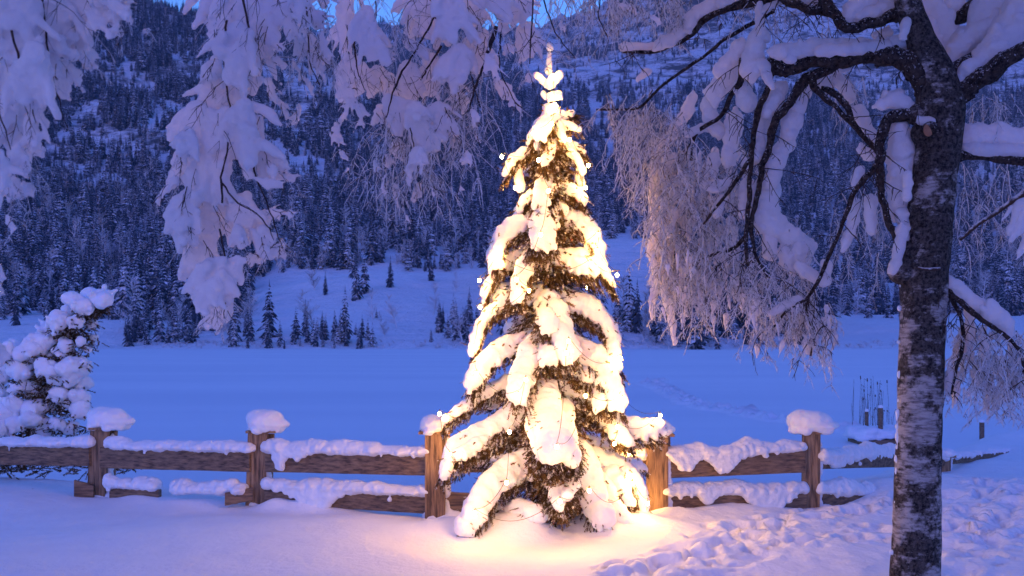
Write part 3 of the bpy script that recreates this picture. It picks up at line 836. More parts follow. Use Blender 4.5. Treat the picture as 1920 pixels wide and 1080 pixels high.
# (px, d, base row, top row, width px, lean px at top, snow cap: dx, width, height)
posts = [
 (-110, 12.75, 930, 806, 40, 4, (5, 96, 50)),
 (180, 12.1, 925, 806, 34, 8, (21, 92, 46)),
 (478, 11.5, 940, 812, 36, 6, (18, 84, 48)),
 (816, 10.8, 966, 814, 38, 0, (-2, 60, 38)),
 (1232, 10.7, 966, 818, 40, 0, (0, 66, 36)),
 (1519, 11.2, 955, 814, 32, 2, (4, 100, 46)),
 (1768, 13.8, 905, 858, 26, 0, (2, 50, 20)),
 (1902, 17.6, 880, 846, 18, 0, (0, 34, 12)),
]
tops = []
for i, (px, d, yb, yt, wpx, lean, cap) in enumerate(posts):
    b = P(px, yb + 14, d); tpt = P(px + lean, yt, d); wd = S(wpx, d)
    m = MB()
    worn_plank_pts = [b + np.array([0, 0, -.15]), tpt]
    # front board and a second board set behind and to the right
    prof = [(-.5, -.45), (-.45, -.5), (.45, -.5), (.5, -.45), (.5, .45), (.45, .5), (-.45, .5), (-.5, .45)]
    for (ox, oy, wv, dv, tz) in ((0, 0, wd, .07, 0), (wd * .22, .13, wd * .95, .06, -.02)):
        vs = []; n = 6
        for k in range(n + 1):
            c = worn_plank_pts[0] + (worn_plank_pts[1] - worn_plank_pts[0]) * k / n
            for (s_, v_) in prof: vs.append((c[0] + ox + s_ * wv, c[1] + oy + v_ * dv, c[2] + tz))
        m.add(vs, [(k * 8 + j, k * 8 + (j + 1) % 8, (k + 1) * 8 + (j + 1) % 8, (k + 1) * 8 + j) for k in range(n) for j in range(8)])
        m.f3.append(np.array([(0, k, k + 1) for k in range(1, 7)]) + m.n - 8); m.m3.append(np.full(6, 0))
    po = m.build('post', M['post'], fence)
    mc = MB(); cx = px + lean + (cap[0] * .4)
    cpt = P(cx, yt, d); mc.box(cpt + np.array([0, .05, .016]), (wd * 1.55, .24, .026), ry=rf.uniform(-.03, .03))
    mc.build('cap_board', M['post'], po)
    ms = MB(); cw = S(cap[1], d) / 2; ch = S(cap[2], d); cc = P(px + cap[0], yt, d) + np.array([0, .04, .0])
    ms.ball(cc + np.array([0, 0, ch * .46]), (cw * .86, .17, ch * .46), ICO2)
    ms.ball(cc + np.array([cw * .22, 0, ch * .34]), (cw * .86, .18, ch * .26), ICO2)
    ms.ball(cc + np.array([-cw * .25, .02, ch * .52]), (cw * .66, .15, ch * .44), ICO2)
    for _ in range(16):
        a = rf.uniform(0, 6.28); ms.ball(cc + np.array([math.cos(a) * cw * .62, math.sin(a) * .11, ch * rf.uniform(.08, .3)]), (cw * .26, .06, ch * .16))
    s_ = ms.build('snow_cap', M['snow_tree'], po); snowify(s_, .012, 3, .04, .016)
    # drift clinging to the right flank and the foot
    mf = MB()
    for _ in range(26):
        f = rf.random() ** 1.2; c = P(px + lean * f + wpx * .5 + 3, yb + (yt - yb) * f * .9, d)
        mf.ball(c + np.array([rf.uniform(-.01, .01), .06, 0]), (.022 + .035 * (1 - f) ** 2, .06, .05))
    for _ in range(14):
        c = P(px + rf.uniform(-.2, 1.5) * wpx, yb + 8, d); mf.ball(c + np.array([0, .08, -.03]), (.12, .14, rf.uniform(.07, .14)))
    s_ = mf.build('snow_drift', SNOWG, po); snowify(s_, .014, 4, .03, .016)

def rail_snow(parent, ax, bx, ya, yb, da, db, thick, prof, drips=0, spill=None):
    """snow lying on a rail: profile prof(t) gives height in photo px"""
    m = MB(); n = int(abs(bx - ax) / 6)
    for k in range(n + 1):
        t_ = k / n; d = da + (db - da) * t_; px = ax + (bx - ax) * t_; py = ya + (yb - ya) * t_
        h = S(prof(t_) * (1 + .35 * float(vnoise(np.array(px / 14.0), np.array(py * 1.0), 91))), d); c = P(px, py, d)
        m.ball(c + np.array([0, 0, h * .30]), (.07, .105, h * .62), ICO1)
        m.ball(c + np.array([0, rf.uniform(-.03, .03), h * .2]), (.07, .12, h * .4 + .01), ICO1)
        if spill:
            sp = spill(t_)
            if sp > 1:
                for q in range(int(sp / 6) + 1):
                    m.ball(P(px, py + q * 6, d) + np.array([0, -.07, 0]), (.045, .045, .045), ICO1)
    for _ in range(drips // 8):
        t_ = rf.random(); d = da + (db - da) * t_; c = P(ax + (bx - ax) * t_, ya + (yb - ya) * t_ + rf.uniform(2, 12), d)
        m.ball(c + np.array([0, -.075, 0]), (rf.uniform(.012, .03), .02, rf.uniform(.015, .04)))
    o = m.build('snow_ridge', SNOWG, parent); snowify(o, .012, 2, .045, .02); return o
def rail(ax, bx, ya, yb, da, db, hpx):
    m = MB(); worn_plank(m, P(ax, ya, da), P(bx, yb, db), S(hpx, (da + db) / 2), .055)
    return m.build('rail', M['wood'], fence)
def wav(seed, base, a, lumps=()):
    ph = seed * 1.7
    def f(t_):
        h = base + a * (math.sin(t_ * 7 + ph) * .5 + math.sin(t_ * 17 + ph * 2) * .3 + math.sin(t_ * 41 + ph) * .2)
        for (c, w_, hh) in lumps: h += hh * math.exp(-((t_ - c) / w_) ** 2)
        return h
    return f
# top rails: left to right
r = rail(-110, 170, 850, 853, 12.7, 12.05, 40); rail_snow(r, -110, 168, 832, 834, 12.7, 12.05, 0, wav(1, 17, 3), 24)
r = rail(190, 470, 858, 864, 12.05, 11.45, 40); rail_snow(r, 205, 468, 838, 844, 12.05, 11.45, 0, wav(2, 17, 4, ((.05, .1, 6),)), 30)
r = rail(495, 812, 865, 871, 11.5, 10.85, 40)
rail_snow(r, 500, 800, 843, 851, 11.5, 10.85, 0, wav(3, 18, 4, ((.06, .06, 10), (.45, .2, 5))), 46, spill=lambda t_: 34 * math.exp(-((t_ - .09) / .03) ** 2) + 12 * math.exp(-((t_ - .2) / .06) ** 2))
r = rail(835, 1222, 873, 868, 10.9, 10.78, 26); rail_snow(r, 836, 1205, 860, 856, 10.9, 10.78, 0, wav(4, 26, 5), 10)
r = rail(1248, 1508, 872, 862, 10.75, 11.15, 48)
rail_snow(r, 1252, 1500, 852, 842, 10.75, 11.15, 0, wav(5, 16, 5, ((.22, .05, 9), (.60, .08, 14), (.05, .05, 5))), 40,
          spill=lambda t_: (30 * math.exp(-((t_ - .13) / .07) ** 2) + 34 * math.exp(-((t_ - .42) / .11) ** 2)))
r = rail(1530, 1768, 866, 862, 11.25, 13.75, 24); rail_snow(r, 1540, 1760, 856, 857, 11.25, 13.75, 0, wav(6, 26, 6, ((.05, .1, -8),)), 20, spill=lambda t_: 18 * math.exp(-((t_ - .12) / .1) ** 2))
r = rail(1768, 1940, 866, 846, 13.8, 17.9, 11); rail_snow(r, 1770, 1940, 860, 841, 13.8, 17.9, 0, wav(7, 9, 2), 10)
# bottom rails, mostly drifted over
r = rail(140, 176, 915, 925, 12.0, 12.02, 30)
r = rail(-110, 60, 930, 932, 12.7, 12.3, 30)
r = rail(208, 300, 925, 930, 12.0, 11.8, 24); rail_snow(r, 205, 292, 910, 914, 12.0, 11.85, 0, wav(8, 20, 6), 10)
r = rail(422, 474, 936, 926, 11.35, 11.4, 24); rail_snow(r, 330, 452, 920, 922, 11.7, 11.42, 0, wav(9, 22, 6), 10)
r = rail(498, 815, 928, 946, 11.45, 10.85, 34)
rail_snow(r, 502, 798, 912, 926, 11.45, 10.85, 0, wav(10, 20, 4), 40, spill=lambda t_: 40 * math.exp(-((t_ - .30) / .13) ** 2))
r = rail(835, 900, 940, 944, 10.85, 10.82, 36)
r = rail(1250, 1510, 940, 938, 10.75, 11.15, 34)
rail_snow(r, 1252, 1505, 924, 921, 10.75, 11.15, 0, wav(11, 19, 4, ((.5, .1, 5),)), 60, spill=lambda t_: 24 * smo(.52, .66, t_) * (1 - smo(.82, .95, t_)) + 14 * math.exp(-((t_ - .3) / .05) ** 2))
r = rail(1540, 1622, 936, 940, 11.25, 11.6, 28); rail_snow(r, 1536, 1630, 922, 926, 11.25, 11.7, 0, wav(12, 20, 6, ((.45, .25, 14),)), 14)

# ---- remains of a jetty, bollards and reeds beyond the fence at right
def sp(px, py, d): return P(px, py, d)
jd = 24.6
je = empty('wooden_jetty', sp(1640, 825, jd)); tag(je, 'low dark timber landing stage under deep snow beyond the fence, left of the birch trunk', 'jetty')
m = MB(); m.box(sp(1640, 826, jd), (S(78, jd), .9, S(10, jd))); m.build('deck_beam', M['wood'], je)
m = MB()
for _ in range(80): m.ball(sp(rf.uniform(1598, 1684), rf.uniform(804, 819), jd) + np.array([0, rf.uniform(-.4, .4), 0]), (.17, .22, .09))
snowify(m.build('snow_cover', SNOWG, je), .03, 4, .05, .02)
for (px, y0, y1, wd, lab) in ((1651, 822, 765, 9, 'taller dark wooden post on the snowed landing stage, beside the birch trunk'), (1625, 800, 772, 7, 'short stubby wooden post left of the taller one on the landing stage'), (1841, 822, 792, 9, 'dark post seen through the hanging twigs right of the birch trunk')):
    d = 25.2 if px < 1630 or px > 1800 else 24.2
    e = empty('mooring_post', sp(px, y0, d)); tag(e, lab, 'post')
    m = MB(); m.tube([sp(px, y0 + 6, d), sp(px, (y0 + y1) / 2, d), sp(px, y1, d)], [S(wd, d) / 2] * 3, 10); m.build('stake', M['wood'], e)
    m = MB(); m.ball(sp(px, y1 - 2, d), (S(wd, d) * .55, S(wd, d) * .55, S(4, d)), ICO2); m.build('snow_cap', SNOWG, e, smooth=True)
m = MB()
for _ in range(46):
    px = rf.gauss(1645, 22); d = rf.uniform(26.5, 31); hgt = rf.uniform(30, 92); y0 = HZ + (EYE + .6) / d * F
    x0 = sp(px, y0, d); lean = rf.uniform(-6, 6)
    top = sp(px + lean, y0 - hgt, d); mid = sp(px + lean * .3, y0 - hgt * .55, d)
    m.tube([x0, mid, top], [.006, .005, .004], 3, cap=False)
    if rf.random() < .3: m.tube([top, top + (top - mid) * .16], [.016, .012], 4)
    if rf.random() < .35: m.tube([top, top + np.array([.07, 0, -.05])], [.006, .004], 3)
tag(m.build('reeds', M['reed']), kind='stuff')

# ================================================================== snow lobes
def lobe(m, pts, rad, depth=.8, step=.42, jit=.12, up=0.0, rnd=random):
    """chain of soft balls along pts (world) with radii rad (m)"""
    q, r = resample(pts, rad, max(.012, float(np.mean(rad)) * step))
    for c, rr_ in zip(q, r):
        j = np.array([rnd.gauss(0, 1), rnd.gauss(0, 1), rnd.gauss(0, 1)]) * rr_ * jit * .6
        s = rr_ * rnd.uniform(1 - jit, 1 + jit)
        m.ball(c + j + np.array([0, 0, up * rr_]), (s, s * depth, s))

# ---- needle twig template
def needle_twig(seed, L=.11, n=60):
    r = random.Random(seed); v = []; f = []
    for k in range(n):
        t_ = r.uniform(.02, 1); a = r.uniform(0, 6.28); l = r.uniform(.016, .026) * (1.15 - .4 * t_)
        p = np.array([0, 0, t_ * L]); d_ = np.array([math.cos(a) * .75, math.sin(a) * .75, .65]); s_ = np.array([-math.sin(a), math.cos(a), 0]) * .0036
        i = len(v); v += [p - s_, p + s_, p + d_ * l]; f.append((i, i + 1, i + 2))
    for k in range(3):
        a = k * 2.1; i = len(v); v += [np.array([math.cos(a), math.sin(a), 0]) * .004, np.array([math.cos(a + 2.1), math.sin(a + 2.1), 0]) * .004, np.array([0, 0, L])]; f.append((i, i + 1, i + 2))
    return np.array(v), np.array(f)
NTW = [needle_twig(k) for k in range(5)]
def place_twig(m, p, dirv, scale, rnd):
    d_ = np.asarray(dirv, float); d_ = d_ / np.linalg.norm(d_)
    a = np.cross(d_, [.3, .9, .2]); a /= np.linalg.norm(a); b = np.cross(d_, a)
    R = np.stack([a, b, d_], 1); v, f = NTW[rnd.randrange(5)]
    m.add((v * scale) @ R.T + p, f)

# ================================================================== the lit spruce
DT = 10.1
tree = empty('christmas_tree', P(1040, 1000, DT))
tag(tree, 'snow-laden spruce hung with warm lights, standing in front of the fence', 'spruce')
axis = lambda py: P(1030 + 10 * (py - 85) / 900.0, py, DT)
m = MB(); m.tube([axis(y) for y in (1015, 900, 700, 500, 300, 200, 140)], [.075, .068, .052, .036, .02, .012, .007], 10); m.build('trunk', M['trunk'], tree)
rt = random.Random(99)
# traced boughs: path of the snow's middle line in photo px, half width px at start and end, depth offset of the tip (m, minus = towards the camera)
B = [
 ([(1030, 84), (1030, 90)], 8, 8, 0),
 ([(1029, 100), (1029, 135)], 5, 8, 0),
 ([(1024, 160), (1014, 148), (1005, 139)], 6, 7, -.05), ([(1030, 160), (1040, 150), (1050, 138)], 9, 8, -.06), ([(1026, 158), (1034, 148)], 8, 8, -.08),
 ([(1032, 182), (1046, 179)], 9, 9, -.06), ([(1024, 183), (1017, 176)], 6, 6, 0), ([(1028, 196), (1022, 202)], 6, 7, 0),
 ([(1036, 208), (1026, 222), (1014, 246)], 17, 22, -.18),
 ([(1014, 240), (1000, 250), (992, 268)], 14, 10, -.05),
 ([(1044, 215), (1062, 218), (1074, 211)], 13, 8, .02), ([(1052, 232), (1072, 236), (1086, 242)], 11, 7, -.08),
 ([(1048, 236), (1056, 262)], 12, 8, -.15), ([(1018, 262), (1010, 272)], 14, 12, -.12),
 ([(1020, 274), (985, 284), (962, 298), (948, 324)], 16, 8, -.08), ([(1034, 274), (1026, 290), (1018, 306)], 18, 9, -.28),
 ([(1050, 272), (1080, 272), (1094, 284)], 14, 8, .05), ([(1070, 284), (1084, 300), (1092, 322)], 11, 9, -.05), ([(1085, 330), (1092, 348)], 10, 8, 0),
 ([(972, 300), (972, 330), (976, 352)], 10, 11, -.02), ([(1040, 290), (1060, 310), (1058, 324)], 12, 14, .15),
 ([(1030, 345), (1018, 358), (1014, 378)], 26, 20, -.26), ([(1016, 385), (1018, 396)], 13, 11, -.3),
 ([(1052, 352), (1076, 356), (1094, 374)], 17, 12, -.1), ([(1000, 362), (984, 372), (974, 394)], 13, 10, -.05), ([(1050, 378), (1056, 392)], 13, 13, -.12),
 ([(1085, 372), (1094, 392)], 9, 6, 0), ([(1000, 392), (990, 400)], 10, 10, .05),
 ([(1010, 412), (968, 424), (940, 446), (930, 486)], 20, 20, -.12),
 ([(1026, 408), (1014, 424), (1018, 446)], 26, 29, -.42), ([(1018, 452), (1006, 466)], 14, 8, -.42),
 ([(1050, 410), (1086, 412), (1112, 438), (1122, 482)], 22, 19, -.1), ([(1040, 395), (1060, 404)], 15, 14, .0),
 ([(1005, 470), (950, 488), (926, 512), (912, 552)], 17, 13, .0),
 ([(1010, 474), (984, 492), (974, 526), (968, 556)], 22, 13, -.38),
 ([(1020, 490), (1060, 474), (1104, 482), (1130, 502), (1148, 532)], 22, 9, -.18), ([(1040, 486), (1080, 492), (1112, 506)], 22, 16, -.22),
 ([(1020, 548), (960, 556), (922, 580), (900, 612), (888, 656)], 18, 13, -.12),
 ([(990, 540), (945, 545), (915, 565)], 18, 14, .05),
 ([(1030, 566), (1042, 590), (1052, 624), (1064, 660)], 26, 24, -.55), ([(1020, 572), (1030, 610)], 18, 20, -.48),
 ([(1060, 556), (1106, 574), (1136, 604), (1150, 640), (1154, 690)], 22, 14, -.18), ([(1090, 570), (1130, 610)], 20, 16, -.1),
 ([(1000, 638), (940, 650), (906, 680), (886, 716)], 20, 20, -.25),
 ([(1020, 638), (996, 656), (984, 690), (968, 736)], 30, 22, -.62), ([(1022, 640), (1030, 668)], 20, 20, -.55),
 ([(1050, 640), (1098, 656), (1132, 688), (1148, 724), (1156, 752)], 28, 20, -.3), ([(1080, 676), (1110, 706)], 24, 16, -.22),
 ([(1000, 706), (950, 714), (900, 740), (866, 764), (838, 784)], 15, 10, -.15), ([(1100, 732), (1130, 746), (1120, 760)], 18, 12, -.35),
 ([(1060, 720), (1100, 750), (1146, 784), (1190, 802), (1234, 800)], 22, 19, -.12), ([(1120, 770), (1150, 800), (1180, 826)], 20, 13, -.3),
 ([(1018, 722), (1024, 770), (1034, 810), (1042, 836)], 32, 36, -.82), ([(1014, 830), (1006, 872)], 15, 4, -.80), ([(1042, 850), (1038, 884)], 16, 4, -.80), ([(1062, 834), (1070, 876)], 15, 4, -.78), ([(1000, 740), (1008, 800), (1018, 840)], 18, 24, -.75), ([(1056, 760), (1066, 820), (1070, 858)], 18, 20, -.78),
 ([(1000, 766), (944, 790), (890, 814), (850, 836), (834, 884)], 24, 14, -.38), ([(940, 808), (890, 836), (862, 850)], 22, 14, -.42),
 ([(1036, 868), (1046, 906), (1050, 950)], 32, 12, -.88), ([(1066, 870), (1072, 900), (1062, 930)], 22, 12, -.8),
 ([(1000, 862), (950, 880), (914, 916), (884, 966)], 30, 22, -.6), ([(900, 930), (872, 985)], 20, 20, -.6),
 ([(1070, 838), (1096, 866), (1108, 912), (1126, 966)], 30, 26, -.5), ([(1130, 900), (1150, 950), (1180, 990)], 22, 16, -.4), ([(1120, 960), (1150, 985), (1200, 1000)], 16, 10, -.4),
 ([(1110, 858), (1160, 872), (1196, 904), (1206, 952)], 24, 14, -.1), ([(1140, 880), (1170, 910), (1180, 940)], 20, 12, -.25),
 ([(1180, 868), (1204, 876)], 12, 9, .3), ([(940, 968), (980, 952), (1010, 964)], 24, 18, -.55), ([(880, 860), (856, 888)], 9, 6, .25),
 ([(920, 872), (880, 866)], 8, 5, .3), ([(1090, 826), (1160, 830)], 12, 9, .4),
]
tips = []
for bi, (pth, r0, r1, dz) in enumerate(B):
    n = len(pth); big = max(r0, r1)
    y0 = pth[0][1]; L = [0]
    for a, b in zip(pth, pth[1:]): L.append(L[-1] + math.hypot(b[0] - a[0], b[1] - a[1]))
    pts = [P(x, y, DT + dz * (.25 + .75 * L[k] / max(1, L[-1]))) for k, (x, y) in enumerate(pth)]
    shr = (.98 if big > 12 else 1.05) * (.86 if 190 < y0 < 400 else 1)
    rad = [S(r0 + (r1 - r0) * L[k] / max(1, L[-1]), DT + dz) * shr for k in range(n)]
    # bough: woody axis plus needled twigs hanging below the snow
    m = MB(); ax = axis(min(1000, y0 + 6)); q, rq = resample([ax] + pts, [rad[0]] + rad, .05)
    under = q + np.array([0, .02, 0]) - np.array([0, 0, 1]) * (rq * .55)[:, None]
    m.tube(under, np.linspace(.014, .004, len(q)) * (1 if big > 12 else .5), 5)
    if y0 > 190:
        dens = 13 if big > 12 else 7
        for k in range(len(q)):
            out = (q[min(k + 1, len(q) - 1)] - q[max(k - 1, 0)]); out = out / (np.linalg.norm(out) + 1e-6)
            side = np.cross(out, [0, 0, 1]); side /= (np.linalg.norm(side) + 1e-6)
            for _ in range(dens):
                s_ = rt.choice((-1, 1)) * rt.uniform(.0, 1.0); rr_ = rq[k]
                base = under[k] + side * s_ * rr_ * .95 + out * rt.uniform(-.03, .03) - np.array([0, .0, rr_ * rt.uniform(0, .7)])
                dv = out * rt.uniform(.2, 1.0) + side * s_ * .7 + np.array([0, 0, -rt.uniform(.35, 1.3)])
                place_twig(m, base, dv, rt.uniform(.7, 1.35) * (1.0 if big > 12 else .6), rt)
        if big > 12:                         # twig tips poking out through the snow
            for _ in range(int(len(q) * 2)):
                k = rt.randrange(len(q)); a = rt.uniform(0, 6.28); rr_ = rq[k]
                n_ = np.array([math.cos(a), -abs(rt.gauss(0, .7)), math.sin(a) * .7 - .2]); n_ /= np.linalg.norm(n_)
                place_twig(m, q[k] + n_ * rr_ * .88, n_ + np.array([0, 0, -.5]), rt.uniform(.35, .8), rt)
    else:
        for k in range(10): place_twig(m, pts[0] + np.array([0, 0, -rad[0] * .5]), (rt.gauss(0, .4), rt.gauss(0, .4), 1), .45, rt)
    bo = m.build('bough', M['needle'], tree)
    # snow lying on the bough
    ms = MB(); lobe(ms, pts, rad, .85, .38, .10, rnd=rt)
    if big >= 9:
        q2, r2_ = resample(pts, rad, .035)
        for c, rr_ in zip(q2, r2_):
            for _ in range(3):                   # knuckles and fingers of snow along the lower edge
                a = rt.uniform(-2.6, -.5); l = rr_ * rt.uniform(.75, 1.06)
                ctr = c + np.array([math.cos(a) * l, -rr_ * rt.uniform(0, .6), math.sin(a) * l])
                s_ = rt.uniform(.012, .036) * min(1.3, rr_ / .1); ms.ball(ctr, (s_, s_, s_ * rt.uniform(1, 1.9)))
    so = ms.build('snow', M['snow_tree'], bo)
    snowify(so, .011 if big < 14 else .014, 3, .06 if big > 14 else .02, .018 if big > 12 else .007)
    tips.append((pts, rad, dz, y0))
# boughs on the far side and sides, so that the crown is full from every direction
for k in range(26):
    py = 250 + k * 27 + rt.uniform(-8, 8); h_ = (py - 150) / 850.0
    Lb = (.22 + .75 * h_) * rt.uniform(.75, 1.0); a = rt.uniform(.15, math.pi - .15)
    ax = axis(py); out = np.array([math.cos(a), math.sin(a), 0])
    pts = [ax + out * Lb * f + np.array([0, 0, -.42 * Lb * f * f]) for f in (.1, .45, .75, 1)]
    q, rq = resample(pts, [.05 + .05 * h_] * 4, .06)
    m = MB(); m.tube(q - np.array([0, 0, .05]), np.linspace(.013, .004, len(q)), 5)
    for c in q:
        for _ in range(9 if py < 800 else 14): place_twig(m, c + np.array([rt.gauss(0, .05), rt.gauss(0, .05), -.05]), out * .6 + np.array([rt.gauss(0, .6), rt.gauss(0, .6), -rt.uniform(.2, 1.2)]), rt.uniform(.7, 1.1), rt)
    bo = m.build('bough', M['needle'], tree)
    ms = MB(); lobe(ms, pts[1:], [(.045 + .07 * h_)] * 3, .9, .4, .14, .4, rnd=rt)
    snowify(ms.build('snow', M['snow_tree'], bo), .02, 3, .035, .012)
# dense inner twigs round the stem
for lvl in range(4):
    m = MB()
    for _ in range(420):
        py = rt.uniform(260 + lvl * 185, 260 + (lvl + 1) * 185); h_ = (py - 150) / 850.0
        a = rt.uniform(0, 6.28); rad_ = (.05 + .42 * h_) * rt.random() ** .7
        c = axis(py) + np.array([math.cos(a) * rad_, math.sin(a) * rad_ * .9, 0])
        place_twig(m, c, (math.cos(a), math.sin(a), -rt.uniform(.1, 1.4)), rt.uniform(.9, 1.5), rt)
    m.build('inner_twig_layer', M['needle'], tree)

# ---- string of lights
ls = empty('string_lights', P(1040, 560, DT - .4)); tag(ls, 'string of small warm lights wound round the snowy spruce', 'string lights')
bulbs = [  # px, py, depth offset
 (1036, 142, -.18), (941, 294, -.26), (1103, 310, -.2), (1098, 352, -.22), (966, 352, -.22), (1028, 358, -.62), (1000, 250, -.30), (1035, 232, -.38), (1068, 262, -.22),
 (1014, 440, -.82), (932, 482, -.26), (1120, 470, -.34), (1122, 440, -.36), (899, 526, -.2), (1157, 516, -.36), (968, 524, -.66), (992, 545, -.60), (1108, 494, -.52),
 (900, 576, -.22), (889, 650, -.30), (1066, 640, -.95), (1062, 662, -.92), (1164, 672, -.34), (893, 700, -.56), (986, 712, -.98), (972, 740, -.92), (1167, 748, -.46),
 (1098, 742, -.62), (824, 776, -.3), (1238, 779, -.2), (1206, 930, .38), (840, 836, .3), (1044, 838, -1.36), (1158, 800, -.55), (1152, 832, -.48), (842, 852, -.62), (890, 962, -.95), (950, 905, -1.02), (955, 810, -.70), (1105, 920, -1.10),
 (1050, 940, -1.28), (1214, 944, -.35), (1186, 906, -.30), (1010, 300, -.50), (1040, 196, -.14),
 # inner and rear side
 (1080, 590, .4), (1020, 680, .45), (940, 720, .55), (1130, 690, .6), (1020, 520, .35), (1050, 430, .3), (880, 810, .45), (1180, 850, .5), (1040, 900, .5), (1100, 540, .4)]
bl = []
for (px, py, dz) in bulbs:
    c = P(px, py, DT + dz); bl.append(c)
    m = MB(); m.ball(c, (.015, .015, .02), ICO0); bo = m.build('bulb', M['bulb'], ls, smooth=True)
    m = MB(); m.tube([c + np.array([0, .0, .012]), c + np.array([0, 0, .032])], [.006, .0045], 6); m.build('socket', M['socket'], bo)
order = sorted(bl, key=lambda c: -c[2]); path = []
m = MB()
used = [False] * len(order); cur = order[0]; used[0] = True; chain = [cur]
for _ in range(len(order) - 1):
    best = None
    for i, c in enumerate(order):
        if used[i]: continue
        s_ = np.linalg.norm(c - cur) + max(0, c[2] - cur[2]) * 1.5 - (0 if best is None else 0)
        if best is None or s_ < best[0]: best = (s_, i)
    used[best[1]] = True; cur = order[best[1]]; chain.append(cur)
for a, b in zip(chain, chain[1:]):
    a = a + np.array([0, 0, .04]); b = b + np.array([0, 0, .04]); L = np.linalg.norm(b - a); q = []
    for k in range(13):
        f = k / 12; p = a + (b - a) * f; p = p + np.array([0, 0, -4 * f * (1 - f) * .18 * L]); p[1] -= 4 * f * (1 - f) * .05; q.append(p)
    m.tube(q, .0021, 4)
m.build('cable', M['cable'], ls)
# ================================================================== birch
rb = random.Random(404)
birch = empty('birch_tree', P(1718, 1095, 7.75))
tag(birch, 'birch with mottled trunk and snow-loaded limbs drooping left, beside the right part of the fence', 'birch')
def limb(path, name='limb', parent=birch, mat=None, sides=12, rough=.10, step=.05):
    """path: (px, py, radius px, distance)"""
    pts = [P(x, y, d) for (x, y, r, d) in path]; rad = [S(r, d) for (x, y, r, d) in path]
    q, r = resample(pts, rad, step); m = MB(); n = len(q)
    nz = np.array([rb.gauss(0, 1) for _ in range(n)]); nz = np.convolve(nz, [.25, .5, .25], 'same')
    if rough > .05:
        for ax_ in (0, 2):
            wz = np.array([rb.gauss(0, 1) for _ in range(n)]); wz = np.convolve(wz, [.2, .6, .2], 'same'); wz[0] = 0
            q[:, ax_] += wz * np.minimum(r * .30, .012)
    r = r * (1 + nz * rough * 1.3)
    m.tube(q, r, sides)
    # knots and burrs
    return m, q, r
def finish_limb(m, q, r, name, parent, mat):
    for k in range(len(q)):
        if r[k] > .02:
            for _ in range(3):
                a = rb.uniform(0, 6.28); d_ = np.array([math.cos(a), rb.uniform(-1, 1), math.sin(a)]); d_ /= np.linalg.norm(d_)
                s = r[k] * rb.uniform(.12, .3); m.ball(q[k] + d_ * r[k] * .9, (s * 1.3, s, s * rb.uniform(.8, 1.6)), ICO0)
    return m.build(name, mat, parent, smooth=True)
TD = 7.75
# trunk
tr = [(1712, 1150, 54, TD), (1715, 1080, 46, TD), (1719, 980, 43, TD), (1722, 860, 41.5, TD), (1726, 740, 40.5, TD), (1729, 620, 41, TD), (1733, 520, 44, TD), (1742, 420, 42, TD),
      (1752, 330, 41, TD), (1762, 250, 42, TD), (1764, 190, 44, TD), (1752, 140, 38, TD), (1728, 80, 28, TD - .02), (1706, 20, 25, TD - .05), (1690, -60, 22, TD - .1), (1680, -150, 18, TD - .1)]
m, q, r = limb(tr, sides=28, rough=.02, step=.04)
# uneven bark surface: displace the rings
trunk_v = m.v[0]; cen = np.repeat(q, 28, axis=0)
k = len(cen); rel = trunk_v[:k] - cen
zz_ = trunk_v[:k]
ang = np.arctan2(rel[:, 1], rel[:, 0])
f_ = fbm(ang * 2.2 + 5, zz_[:, 2] * 3.2, 4, 77) * .05 + fbm(ang * 6 + 5, zz_[:, 2] * 16, 3, 78) * .035
trunk_v[:k] = cen + rel * (1 + f_)[:, None]
for (px, py, s) in ((1690, 505, 26), (1700, 470, 18), (1682, 500, 14), (1742, 232, 24), (1730, 250, 22), (1716, 215, 18)):
    m.ball(P(px, py, TD - .02), (S(s, TD), S(s, TD), S(s, TD) * 1.1), ICO2)
trunk = m.build('trunk', M['birch'], birch, smooth=True)
# sawn stub
m = MB(); c = P(1740, 244, TD - .20); m.tube([P(1745, 240, TD - .08), c], [S(15, TD), S(12, TD)], 14); stub = m.build('sawn_branch_stub', M['bark'], birch, smooth=True)
m = MB(); m.ball(c + np.array([0, -.004, 0]), (S(9, TD), .006, S(12, TD)), ICO2); m.build('cut_face', M['cut'], stub)
